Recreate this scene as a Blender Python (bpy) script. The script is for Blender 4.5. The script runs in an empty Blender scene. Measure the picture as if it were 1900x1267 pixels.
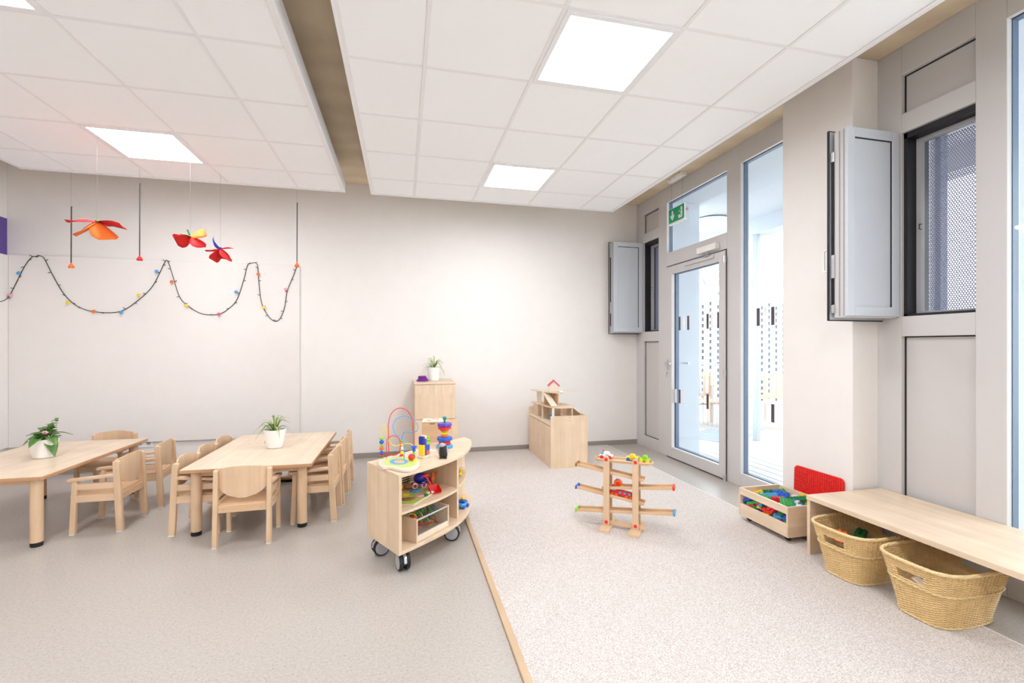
import bpy, bmesh, math, random
from mathutils import Vector, Matrix, Euler
random.seed(7)
S = bpy.context.scene
C = S.collection
PI = math.pi

# ------------------------------------------------------------------ camera, sky, light, exposure
TH, FPX, CYP, EYE = .233, 855.0, 642.5, 1.25
cam = bpy.data.cameras.new('camera'); cam.sensor_width = 36; cam.lens = FPX/1900*36
cam.shift_y = (CYP-633.5)/1900; cam.clip_start = .05
co = bpy.data.objects.new('camera', cam); C.objects.link(co)
co.location = (0, 0, EYE); co.rotation_euler = (PI/2, 0, -TH)
S.camera = co

world = bpy.data.worlds.new('sky'); S.world = world; world.use_nodes = True
bgn = world.node_tree.nodes['Background']
bgn.inputs[0].default_value = (.90, .95, 1, 1); bgn.inputs[1].default_value = 2.0
PANEL_L = 10.5
S.view_settings.view_transform = 'Standard'; S.view_settings.look = 'None'
S.view_settings.gamma = 1; S.view_settings.use_curve_mapping = False
S.view_settings.exposure = 1.36

# ------------------------------------------------------------------ measuring: photo pixel -> point on a real plane of the room
_s, _c = math.sin(TH), math.cos(TH)
def _ray(u, v):
    r = (u-950)/FPX
    return Vector((_s+r*_c, _c-r*_s, -(v-CYP)/FPX))
def _on(a, t): return Vector((a[0]*t, a[1]*t, EYE+a[2]*t))
def pX(X, u, v): a = _ray(u, v); return _on(a, X/a[0])
def pY(Y, u, v): a = _ray(u, v); return _on(a, Y/a[1])
def pZ(Z, u, v): a = _ray(u, v); return _on(a, (Z-EYE)/a[2])
def pD(d, u, v): return _on(_ray(u, v), d)

# ------------------------------------------------------------------ materials
def lin(c): return tuple(((x/255)/12.92 if x/255 <= .04045 else ((x/255+.055)/1.055)**2.4) for x in c)+(1,)
def mat(name, rgb, rough=.5, metal=0, var=.04, scale=8, bump=0, bscale=200, spec=.5, trans=0, ior=1.45):
    m = bpy.data.materials.new(name); m.use_nodes = True
    nt = m.node_tree; b = nt.nodes['Principled BSDF']
    tc = nt.nodes.new('ShaderNodeTexCoord'); n = nt.nodes.new('ShaderNodeTexNoise')
    n.inputs['Scale'].default_value = scale; n.inputs['Detail'].default_value = 4
    r = nt.nodes.new('ShaderNodeValToRGB'); c = lin(rgb)
    r.color_ramp.elements[0].position = .3; r.color_ramp.elements[1].position = .7
    r.color_ramp.elements[0].color = tuple(x*(1-var) for x in c[:3])+(1,)
    r.color_ramp.elements[1].color = tuple(min(1, x*(1+var)) for x in c[:3])+(1,)
    nt.links.new(tc.outputs['Object'], n.inputs['Vector'])
    nt.links.new(n.outputs['Fac'], r.inputs['Fac']); nt.links.new(r.outputs['Color'], b.inputs['Base Color'])
    b.inputs['Roughness'].default_value = rough; b.inputs['Metallic'].default_value = metal
    b.inputs['Specular IOR Level'].default_value = spec
    if trans: b.inputs['Transmission Weight'].default_value = trans; b.inputs['IOR'].default_value = ior
    if bump:
        n2 = nt.nodes.new('ShaderNodeTexNoise'); n2.inputs['Scale'].default_value = bscale; n2.inputs['Detail'].default_value = 3
        bp = nt.nodes.new('ShaderNodeBump'); bp.inputs['Strength'].default_value = bump; bp.inputs['Distance'].default_value = .002
        nt.links.new(tc.outputs['Object'], n2.inputs['Vector'])
        nt.links.new(n2.outputs['Fac'], bp.inputs['Height']); nt.links.new(bp.outputs['Normal'], b.inputs['Normal'])
    return m
def wood(name, rgb, axis='Z', var=.10, rough=.42, sc=1.0):
    m = bpy.data.materials.new(name); m.use_nodes = True
    nt = m.node_tree; b = nt.nodes['Principled BSDF']
    tc = nt.nodes.new('ShaderNodeTexCoord'); mp = nt.nodes.new('ShaderNodeMapping')
    s = {'X': (1.2, 26, 26), 'Y': (26, 1.2, 26), 'Z': (26, 26, 1.2)}[axis]
    mp.inputs['Scale'].default_value = tuple(x*sc for x in s)
    n = nt.nodes.new('ShaderNodeTexNoise'); n.inputs['Scale'].default_value = 1; n.inputs['Detail'].default_value = 6
    n.inputs['Distortion'].default_value = .6
    n2 = nt.nodes.new('ShaderNodeTexNoise'); n2.inputs['Scale'].default_value = 6
    nt.links.new(tc.outputs['Object'], n2.inputs['Vector'])
    r = nt.nodes.new('ShaderNodeValToRGB'); c = lin(rgb)
    r.color_ramp.elements[0].position = .28; r.color_ramp.elements[1].position = .72
    r.color_ramp.elements[0].color = (c[0]*(1-var), c[1]*(1-var*1.25), c[2]*(1-var*1.6), 1)
    r.color_ramp.elements[1].color = tuple(min(1, x*(1+var*.5)) for x in c[:3])+(1,)
    mx = nt.nodes.new('ShaderNodeMix'); mx.data_type = 'RGBA'; mx.blend_type = 'MULTIPLY'; mx.inputs[0].default_value = .25
    nt.links.new(tc.outputs['Object'], mp.inputs['Vector']); nt.links.new(mp.outputs['Vector'], n.inputs['Vector'])
    nt.links.new(n.outputs['Fac'], r.inputs['Fac']); nt.links.new(r.outputs['Color'], mx.inputs[6])
    nt.links.new(n2.outputs['Fac'], mx.inputs[7]); nt.links.new(mx.outputs[2], b.inputs['Base Color'])
    b.inputs['Roughness'].default_value = rough
    return m
def emis(name, rgb, st):
    m = bpy.data.materials.new(name); m.use_nodes = True
    b = m.node_tree.nodes['Principled BSDF']
    b.inputs['Base Color'].default_value = (0.8, .8, .8, 1)
    b.inputs['Emission Color'].default_value = lin(rgb); b.inputs['Emission Strength'].default_value = st
    return m
def glassm(name, tint=(.96, .98, .98), refl=.06):
    m = bpy.data.materials.new(name); m.use_nodes = True
    nt = m.node_tree; nt.nodes.remove(nt.nodes['Principled BSDF']); o = nt.nodes['Material Output']
    t = nt.nodes.new('ShaderNodeBsdfTransparent'); t.inputs[0].default_value = (*tint, 1)
    g = nt.nodes.new('ShaderNodeBsdfGlossy'); g.inputs['Roughness'].default_value = .02
    lw = nt.nodes.new('ShaderNodeLayerWeight'); lw.inputs[0].default_value = .5
    pw = nt.nodes.new('ShaderNodeMath'); pw.operation = 'POWER'; pw.inputs[1].default_value = 5
    f = nt.nodes.new('ShaderNodeMath'); f.operation = 'MULTIPLY_ADD'; f.inputs[1].default_value = .6; f.inputs[2].default_value = .025
    nt.links.new(lw.outputs['Facing'], pw.inputs[0]); nt.links.new(pw.outputs[0], f.inputs[0])
    x = nt.nodes.new('ShaderNodeMixShader')
    nt.links.new(f.outputs[0], x.inputs[0]); nt.links.new(t.outputs[0], x.inputs[1]); nt.links.new(g.outputs[0], x.inputs[2])
    nt.links.new(x.outputs[0], o.inputs[0])
    return m

M = {}
M['wall'] = mat('wall_paint', (238, 233, 229), .9, var=.01, bump=.1, bscale=400, spec=.2)
M['board'] = mat('pinboard_white', (236, 230, 226), .75, var=.01, spec=.3)
M['tile'] = mat('ceiling_tile_white', (250, 250, 251), .95, var=.008, bump=.15, bscale=500, spec=.1)
M['bar'] = mat('grid_bar_white', (240, 238, 238), .6, var=.01)
M['rafttrim'] = mat('raft_trim_white', (240, 240, 242), .4, var=.01)
M['frame'] = mat('taupe_window_frame', (205, 202, 201), .45, var=.015, scale=3)
M['infill'] = mat('taupe_infill', (201, 197, 195), .5, var=.015, scale=3)
M['leafgrey'] = mat('pale_grey_leaf', (204, 209, 216), .4, var=.01)
M['slate'] = mat('slate_blue_outer_frame', (88, 108, 132), .45, var=.04)
M['gasket'] = mat('black_gasket', (22, 20, 26), .5)
M['alu'] = mat('brushed_aluminium', (205, 205, 208), .32, .8, var=.03, scale=30)
M['white'] = mat('white_plastic', (240, 239, 236), .35, var=.01)
M['pot'] = mat('white_ceramic_pot', (245, 242, 238), .3, var=.01)
M['black'] = mat('black_rubber', (24, 23, 26), .55)
M['greyp'] = mat('grey_plastic', (176, 174, 176), .35, var=.02)
M['soil'] = mat('soil', (70, 50, 36), .95, var=.3, scale=60)
M['skirt'] = mat('grey_skirting', (152, 144, 138), .55, var=.02)
M['purple'] = mat('purple_paint', (98, 78, 150), .7, var=.03)
M['birch'] = wood('birch_vertical', (241, 214, 183), 'Z')
M['birchx'] = wood('birch_along_x', (241, 215, 185), 'X')
M['birchy'] = wood('birch_along_y', (244, 221, 194), 'Y', rough=.3)
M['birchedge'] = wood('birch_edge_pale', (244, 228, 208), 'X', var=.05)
M['plyedge'] = wood('plywood_edge', (214, 178, 146), 'X', var=.2, sc=3)
M['beech'] = wood('beech_vertical', (237, 203, 167), 'Z', var=.09)
M['beechx'] = wood('beech_along_x', (234, 196, 156), 'X', var=.09)
M['beechy'] = wood('beech_along_y', (238, 205, 171), 'Y', var=.09)
M['rattan'] = mat('rattan_cane', (232, 200, 144), .5, var=.07, scale=25)
M['rattanrim'] = mat('rattan_rim_cane', (234, 208, 156), .45, var=.06, scale=30)
M['glass'] = glassm('clear_glass')
M['acryl'] = glassm('clear_acrylic', (.93, .95, .96))
M['outwhite'] = mat('outside_render_white', (192, 198, 206), .9, var=.01)
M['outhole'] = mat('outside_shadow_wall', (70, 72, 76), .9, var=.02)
M['deck'] = wood('bleached_deck', (196, 192, 188), 'Y', var=.04, rough=.8)
M['outwood'] = wood('garden_larch', (216, 192, 172), 'X', var=.06)
M['steel'] = mat('galvanised_steel', (168, 178, 190), .5, .3, var=.03)
M['perf'] = mat('perforated_sheet_grey', (150, 152, 172), .5, .2, var=.02)
M['edgewood'] = wood('lacquered_table_edge', (206, 160, 118), 'X', var=.12)
M['strip'] = wood('oak_carpet_strip', (214, 184, 150), 'Y', var=.08)
def col(name, rgb, rough=.4):
    M[name] = mat(name+'_paint', rgb, rough, var=.03)
for nme, rgb in dict(red=(230, 40, 36), orange=(240, 112, 40), yellow=(246, 214, 40), green=(40, 160, 74), blue=(36, 92, 200),
                     lime=(140, 205, 50), violet=(96, 66, 176), teal=(20, 150, 135), sky=(80, 160, 220), pink=(240, 160, 185),
                     navy=(38, 42, 160), brown=(150, 96, 60), cream=(240, 226, 196), black2=(30, 28, 28), dgreen=(14, 120, 66),
                     maroon=(96, 26, 32), signgreen=(0, 165, 110), palelime=(196, 216, 110), plum=(110, 24, 140), rose=(220, 80, 92)).items():
    col(nme, rgb)
M['leafA'] = mat('dark_green_leaf', (86, 128, 58), .4, var=.3, scale=30)
M['leafB'] = mat('spider_leaf_green', (128, 156, 74), .45, var=.3, scale=30)
M['leafC'] = mat('pale_leaf', (186, 196, 120), .45, var=.2, scale=30)
M['paperred'] = mat('red_tissue_paper', (226, 34, 36), .8, var=.06)
M['paperorange'] = mat('orange_tissue_paper', (246, 120, 44), .8, var=.06)
M['paperblue'] = mat('blue_tissue_paper', (44, 70, 190), .8, var=.06)
M['panel'] = emis('lit_panel', (249, 251, 255), PANEL_L)
M['wire'] = mat('dark_green_wire', (50, 54, 46), .6)
M['thread'] = mat('grey_thread', (120, 116, 114), .6)

def concrete():
    m = mat('board_marked_concrete', (224, 206, 178), .85, var=.10, scale=2.2, bump=.3, bscale=60, spec=.2)
    nt = m.node_tree; b = nt.nodes['Principled BSDF']
    w = nt.nodes.new('ShaderNodeTexWave'); w.bands_direction = 'Y'; w.inputs['Scale'].default_value = 1.1
    w.inputs['Distortion'].default_value = 3; w.inputs['Detail'].default_value = 4; w.inputs['Detail Scale'].default_value = 3
    tc = nt.nodes['Texture Coordinate'] if 'Texture Coordinate' in nt.nodes else nt.nodes.new('ShaderNodeTexCoord')
    nt.links.new(tc.outputs['Object'], w.inputs['Vector'])
    mx = nt.nodes.new('ShaderNodeMix'); mx.data_type = 'RGBA'; mx.blend_type = 'MULTIPLY'; mx.inputs[0].default_value = .07
    src = b.inputs['Base Color'].links[0].from_socket
    nt.links.new(src, mx.inputs[6]); nt.links.new(w.outputs['Color'], mx.inputs[7]); nt.links.new(mx.outputs[2], b.inputs['Base Color'])
    return m
M['concrete'] = concrete()
def speckled(name, base, dark, light, scale, rough, bump, dist, p0=.10, p1=.16):
    m = bpy.data.materials.new(name); m.use_nodes = True
    nt = m.node_tree; b = nt.nodes['Principled BSDF']; L = nt.links.new
    tc = nt.nodes.new('ShaderNodeTexCoord')
    vo = nt.nodes.new('ShaderNodeTexVoronoi'); vo.inputs['Scale'].default_value = scale
    no = nt.nodes.new('ShaderNodeTexNoise'); no.inputs['Scale'].default_value = scale*1.4; no.inputs['Detail'].default_value = 2
    big = nt.nodes.new('ShaderNodeTexNoise'); big.inputs['Scale'].default_value = 3
    for n in (vo, no, big): L(tc.outputs['Object'], n.inputs['Vector'])
    r = nt.nodes.new('ShaderNodeValToRGB'); e = r.color_ramp.elements
    e[0].position = .32; e[0].color = lin(dark); e[1].position = .68; e[1].color = lin(light)
    k = e.new(.5); k.color = lin(base)
    L(no.outputs['Fac'], r.inputs['Fac'])
    sp = nt.nodes.new('ShaderNodeValToRGB'); sp.color_ramp.elements[0].position = p0; sp.color_ramp.elements[1].position = p1
    sp.color_ramp.elements[0].color = (.62, .60, .58, 1); sp.color_ramp.elements[1].color = (1, 1, 1, 1)
    L(vo.outputs['Distance'], sp.inputs['Fac'])
    mx = nt.nodes.new('ShaderNodeMix'); mx.data_type = 'RGBA'; mx.blend_type = 'MULTIPLY'; mx.inputs[0].default_value = 1
    L(r.outputs['Color'], mx.inputs[6]); L(sp.outputs['Color'], mx.inputs[7]); L(mx.outputs[2], b.inputs['Base Color'])
    b.inputs['Roughness'].default_value = rough
    bp = nt.nodes.new('ShaderNodeBump'); bp.inputs['Strength'].default_value = bump; bp.inputs['Distance'].default_value = dist
    L(no.outputs['Fac'], bp.inputs['Height']); L(bp.outputs['Normal'], b.inputs['Normal'])
    return m
M['lino'] = speckled('speckled_linoleum', (181, 173, 165), (174, 166, 157), (188, 181, 174), 60, .30, .04, .001, .10, .17)
M['carpet'] = speckled('flecked_carpet', (209, 200, 194), (182, 171, 163), (228, 221, 216), 135, 1.0, .8, .005, .03, .16)

# ------------------------------------------------------------------ geometry helpers
WM = {}
class MB:
    def __init__(self): self.v = []; self.f = []
    def add(self, vs, fs, mx=None):
        k = len(self.v)
        for p in vs:
            p = Vector(p); self.v.append(mx @ p if mx else p)
        self.f += [tuple(i+k for i in f) for f in fs]; return self
    def box(self, x0, x1, y0, y1, z0, z1, mx=None):
        v = [(x0, y0, z0), (x1, y0, z0), (x1, y1, z0), (x0, y1, z0), (x0, y0, z1), (x1, y0, z1), (x1, y1, z1), (x0, y1, z1)]
        return self.add(v, [(0, 3, 2, 1), (4, 5, 6, 7), (0, 1, 5, 4), (1, 2, 6, 5), (2, 3, 7, 6), (3, 0, 4, 7)], mx)
    def prism(self, poly, z0, z1, mx=None):
        n = len(poly); v = [(p[0], p[1], z0) for p in poly]+[(p[0], p[1], z1) for p in poly]
        a = sum(poly[i][0]*poly[(i+1) % n][1]-poly[(i+1) % n][0]*poly[i][1] for i in range(n))
        f = [tuple(range(n-1, -1, -1)), tuple(range(n, 2*n))]+[(i, (i+1) % n, (i+1) % n+n, i+n) for i in range(n)]
        if a < 0: f = [tuple(reversed(q)) for q in f]
        return self.add(v, f, mx)
    def lathe(self, prof, n=20, mx=None):
        v = []; f = []
        for (r, z) in prof:
            for i in range(n):
                a = 2*PI*i/n; v.append((r*math.cos(a), r*math.sin(a), z))
        for j in range(len(prof)-1):
            for i in range(n):
                k = (i+1) % n; f.append((j*n+i, j*n+k, (j+1)*n+k, (j+1)*n+i))
        f.append(tuple(range(n-1, -1, -1))); f.append(tuple((len(prof)-1)*n+i for i in range(n)))
        return self.add(v, f, mx)
    def cyl(self, p0, p1, r, n=14, r2=None):
        p0, p1 = Vector(p0), Vector(p1); d = p1-p0; q = Vector((0, 0, 1)).rotation_difference(d).to_matrix().to_4x4()
        return self.lathe([(r, 0), (r2 if r2 is not None else r, d.length)], n, Matrix.Translation(p0) @ q)
    def sphere(self, c, r, n=14, sc=(1, 1, 1)):
        prof = [(max(1e-4, r*math.sin(PI*j/8)), -r*math.cos(PI*j/8)) for j in range(9)]
        return self.lathe(prof, n, Matrix.Translation(Vector(c)) @ Matrix.Diagonal((*sc, 1)))
    def tube(self, pts, r, n=6, closed=False):
        pts = [Vector(p) for p in pts]; m = len(pts); k0 = len(self.v); up = None
        for i, p in enumerate(pts):
            a = pts[(i-1) % m] if closed or i > 0 else p; b = pts[(i+1) % m] if closed or i < m-1 else p
            t = (b-a).normalized() if (b-a).length > 1e-9 else Vector((0, 0, 1))
            if up is None: up = Vector((0, 0, 1)) if abs(t.z) < .9 else Vector((1, 0, 0))
            x = t.cross(up)
            if x.length < 1e-4: x = t.orthogonal()
            x.normalize(); y = x.cross(t); up = y
            rr = r[i] if isinstance(r, (list, tuple)) else r
            for j in range(n):
                an = 2*PI*j/n; self.v.append(p+x*math.cos(an)*rr+y*math.sin(an)*rr)
        for i in range(m if closed else m-1):
            for j in range(n):
                a = k0+i*n; b = k0+((i+1) % m)*n; k = (j+1) % n
                self.f.append((a+j, a+k, b+k, b+j))
        if not closed:
            self.f.append(tuple(k0+j for j in range(n-1, -1, -1))); self.f.append(tuple(k0+(m-1)*n+j for j in range(n)))
        return self
    def build(self, name, m, parent=None, bevel=0, smooth=False, world=False, seg=2, **props):
        vs = self.v
        if world and parent is not None:
            inv = WM.get(parent, Matrix()).inverted(); vs = [inv @ p for p in vs]
        me = bpy.data.meshes.new(name); me.from_pydata([tuple(p) for p in vs], [], self.f); me.validate()
        if smooth:
            me.shade_smooth()
        me.materials.append(M[m] if isinstance(m, str) else m)
        o = bpy.data.objects.new(name, me); C.objects.link(o)
        if smooth:
            try: me.set_sharp_from_angle(angle=math.radians(40))
            except Exception: pass
        if parent is not None: o.parent = parent; WM[o] = WM.get(parent, Matrix())
        if bevel:
            b = o.modifiers.new('edge', 'BEVEL'); b.width = bevel; b.segments = seg; b.limit_method = 'ANGLE'; b.angle_limit = math.radians(40)
        for k, v in props.items(): o[k] = v
        return o
def mesh_obj(name, me, parent, loc, rot=(0, 0, 0), sc=(1, 1, 1), world=False):
    o = bpy.data.objects.new(name, me); C.objects.link(o); o.parent = parent
    m = Matrix.Translation(Vector(loc)) @ Euler(rot).to_matrix().to_4x4() @ Matrix.Diagonal((*sc, 1))
    if world: m = WM.get(parent, Matrix()).inverted() @ m
    o.matrix_local = m
    return o
def thing(name, label, cat, loc=(0, 0, 0), rz=0, group=None):
    o = bpy.data.objects.new(name, None); C.objects.link(o); o.empty_display_size = .05
    o.location = loc; o.rotation_euler = (0, 0, rz)
    WM[o] = Matrix.Translation(Vector(loc)) @ Matrix.Rotation(rz, 4, 'Z')
    o['label'] = label; o['category'] = cat
    if group: o['group'] = group
    return o
def tag(o, label, cat, group=None):
    o['label'] = label; o['category'] = cat
    if group: o['group'] = group
    return o
def struct(o, label=None):
    o['kind'] = 'structure'
    if label: o['label'] = label
    return o
def sroot(name, label):
    o = bpy.data.objects.new(name, None); C.objects.link(o); o['kind'] = 'structure'; o['label'] = label; WM[o] = Matrix(); return o
def place(r, loc, rz, label=None, group=None):
    r.location = loc; r.rotation_euler = (0, 0, rz)
    if label: r['label'] = label
    if group: r['group'] = group
def dup(r, loc, rz, label, group=None):
    n = r.copy(); C.objects.link(n); place(n, loc, rz, label, group)
    for ch in list(r.children):
        c2 = ch.copy(); C.objects.link(c2); c2.parent = n
        for g in list(ch.children):
            g2 = g.copy(); C.objects.link(g2); g2.parent = c2
    return n
def spline(pts, k=8, closed=False):
    P = [Vector(p) for p in pts]; n = len(P); out = []
    for i in range(n if closed else n-1):
        a = P[(i-1) % n] if closed or i > 0 else P[i]; b = P[i]; c = P[(i+1) % n]; d = P[(i+2) % n] if closed or i < n-2 else c
        for j in range(k):
            t = j/k
            out.append(.5*((2*b)+(c-a)*t+(2*a-5*b+4*c-d)*t*t+(3*b-a-3*c+d)*t**3))
    if not closed: out.append(P[-1])
    return out
def rrect(x0, x1, y0, y1, r, k=5):
    o = []
    for cx, cy, a0 in ((x1-r, y1-r, 0), (x0+r, y1-r, PI/2), (x0+r, y0+r, PI), (x1-r, y0+r, 1.5*PI)):
        for i in range(k+1):
            a = a0+PI/2*i/k; o.append((cx+r*math.cos(a), cy+r*math.sin(a)))
    return o

# ================================================================== ROOM SHELL
XL, XR, YB, YN, ZC = -3.68, 2.93, 5.40, -3.0, 3.06
struct(MB().box(XL, 3.0, YN, YB, -.1, 0).build('floor', 'lino'), 'speckled grey beige linoleum floor')
struct(MB().box(XL-.2, 3.45, YN-.15, YB+.15, ZC, ZC+.2).build('ceiling', 'concrete'), 'bare concrete slab above the suspended white rafts')
wb = struct(MB().box(XL-.15, 3.1, YB, YB+.15, -.1, ZC).build('wall_back', 'wall'), 'plain warm white wall behind the tables')
wl = struct(MB().box(XL-.15, XL, YN, YB, -.1, ZC).build('wall_left', 'wall'), 'white wall with a purple painted field')
MB().box(XL, XL+.004, 1.5, 5.396, 2.125, 2.47).build('purple_field', 'purple', wl, label='purple painted rectangle')
struct(MB().box(XL-.15, 3.1, YN-.15, YN, -.1, ZC).build('wall_rear', 'wall'))
struct(MB().box(XL, XR, YB-.012, YB, 0, .058).build('baseboard_back', 'skirt'))
struct(MB().box(XL, XL+.012, YN, YB-.012, 0, .058).build('baseboard_left', 'skirt'))
# pillar in front of the window wall
struct(MB().box(2.733, 3.0, 2.308, 2.852, 0, ZC).build('wall_pillar', 'wall', bevel=.004), 'white plastered pillar beside the glazed door')

# pinboards
bd = MB().box(XL+.032, -1.085, YB-.03, YB-.003, .285, 2.125).build('pinboard', 'board', bevel=.002)
tag(bd, 'long white pinboard on the wall behind the two tables', 'pinboard')
bd = MB().box(XL+.003, XL+.03, 3.2, YB-.002, .285, 2.115).build('pinboard', 'board', bevel=.002)
tag(bd, 'white pinboard below the purple painted rectangle', 'pinboard')

# suspended rafts
def raft(x_edges, y_edges, lights, label):
    r = sroot('suspended_ceiling', label)
    zb = 2.776
    x0, x1, y0, y1 = x_edges[0], x_edges[-1], y_edges[0], y_edges[-1]
    meshes = {}
    for i in range(len(x_edges)-1):
        for j in range(len(y_edges)-1):
            if (i, j) in lights: continue
            w = round(x_edges[i+1]-x_edges[i], 3); h = round(y_edges[j+1]-y_edges[j], 3)
            if (w, h) not in meshes:
                o = MB().box(.0105, w-.0105, .0105, h-.0105, .0025, .022).build('ceiling_tile', 'tile', r)
                meshes[(w, h)] = o.data; o.location = (x_edges[i], y_edges[j], zb)
            else:
                o = mesh_obj('ceiling_tile', meshes[(w, h)], r, (x_edges[i], y_edges[j], zb))
    for x in x_edges[1:-1]: MB().box(x-.0100, x+.0100, y0, y1, zb, zb+.004).build('grid_bar', 'bar', r)
    for y in y_edges[1:-1]: MB().box(x0, x1, y-.0100, y+.0100, zb+.0005, zb+.0045).build('grid_bar', 'bar', r)
    MB().box(x0, x1, y0, y1, zb+.024, zb+.026).build('raft_backing', 'tile', r)
    t = .012
    for a, b_, c, d in ((x0-t, x0, y0-t, y1+t), (x1, x1+t, y0-t, y1+t), (x0, x1, y0-t, y0), (x0, x1, y1, y1+t)):
        MB().box(a, b_, c, d, zb-.004, zb+.10).build('edge_trim', 'rafttrim', r)
    for a, b_, c, d in ((x0, x0+.022, y0, y1), (x1-.022, x1, y0, y1), (x0+.022, x1-.022, y0, y0+.022), (x0+.022, x1-.022, y1-.022, y1)):
        MB().box(a, b_, c, d, zb-.003, zb+.003).build('edge_flange', 'bar', r)
    for (i, j), lb in lights.items():
        L = thing('ceiling_light', lb, 'light', (x_edges[i]+.3, y_edges[j]+.3, zb), 0, 'square LED panels')
        MB().box(-.262, .262, -.262, .262, -.0015, .006).build('diffuser', 'panel', L)
        f = MB()
        for a, b_, c, d in ((-.289, -.262, -.289, .289), (.262, .289, -.289, .289), (-.262, .262, -.289, -.262), (-.262, .262, .262, .289)):
            f.box(a, b_, c, d, -.003, .012)
        f.build('frame', 'rafttrim', L)
    return r
ys = [4.81, 4.364, 3.764, 3.164, 2.564, 1.964, 1.364, .764, .164, -.436, -1.036, -1.636, -2.236][::-1]
iy = {round(y, 3): k for k, y in enumerate(ys)}
raft([-.297, .117, .717, 1.317, 1.917, 2.31], ys,
     {(2, iy[3.764]): 'square LED panel in the ceiling above the low cabinet', (2, iy[1.964]): 'large square LED panel in the ceiling raft beside the windows',
      (2, iy[.164]): 'square LED panel overhead outside the view, window side', (2, iy[-1.636]): 'square LED panel at the rear, window side'}, 'suspended white tile ceiling raft along the windows')
raft([-3.18, -2.78, -2.182, -1.582, -.982, -.563], ys,
     {(2, iy[3.764]): 'square LED panel in the ceiling above the hanging paper flowers', (2, iy[1.964]): 'square LED panel cut by the upper corner of the picture',
      (2, iy[.164]): 'square LED panel overhead outside the view, table side', (2, iy[-1.636]): 'square LED panel at the rear, table side'}, 'suspended white tile ceiling raft above the tables')

# ------------------------------------------------------------------ window wall
X0, X1, X2 = 2.93, 2.958, 3.02
def member(root, y0, y1, z0, z1, name='frame_bar', glazed=True, bevel=.003):
    MB().box(X0, X1 if glazed else X2, y0, y1, z0, z1).build(name, 'frame', root, bevel=bevel)
def outer(root, y0, y1, z0, z1, w=.05):
    m = MB()
    for a, b_, c, d in ((y0-.03, y0+.004, z0-.03, z1+.03), (y1-.004, y1+.03, z0-.03, z1+.03)): m.box(X1+.006, 3.005, a, b_, c, d)
    for c, d in ((z0-.03, z0+.004), (z1-.004, z1+.03)): m.box(X1+.006, 3.005, y0+.004, y1-.004, c, d)
    m.build('outer_frame', 'slate', root)
def pane(root, y0, y1, z0, z1):
    MB().box(X1, X1+.006, y0-.02, y1+.02, z0-.02, z1+.02).build('pane', 'glass', root)
def infill(root, y0, y1, z0, z1):
    MB().box(2.962, 2.99, y0-.01, y1+.01, z0-.01, z1+.01).build('infill_panel', 'infill', root)
    m = MB(); g = .007
    for a, b_, c, d in ((y1-g, y1, z0, z1), (y0, y0+g, z0, z1), (y0+g, y1-g, z1-g, z1), (y0+g, y1-g, z0, z0+g)): m.box(2.957, 2.9625, a, b_, c, d)
    m.build('gasket', 'gasket', root)

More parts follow.
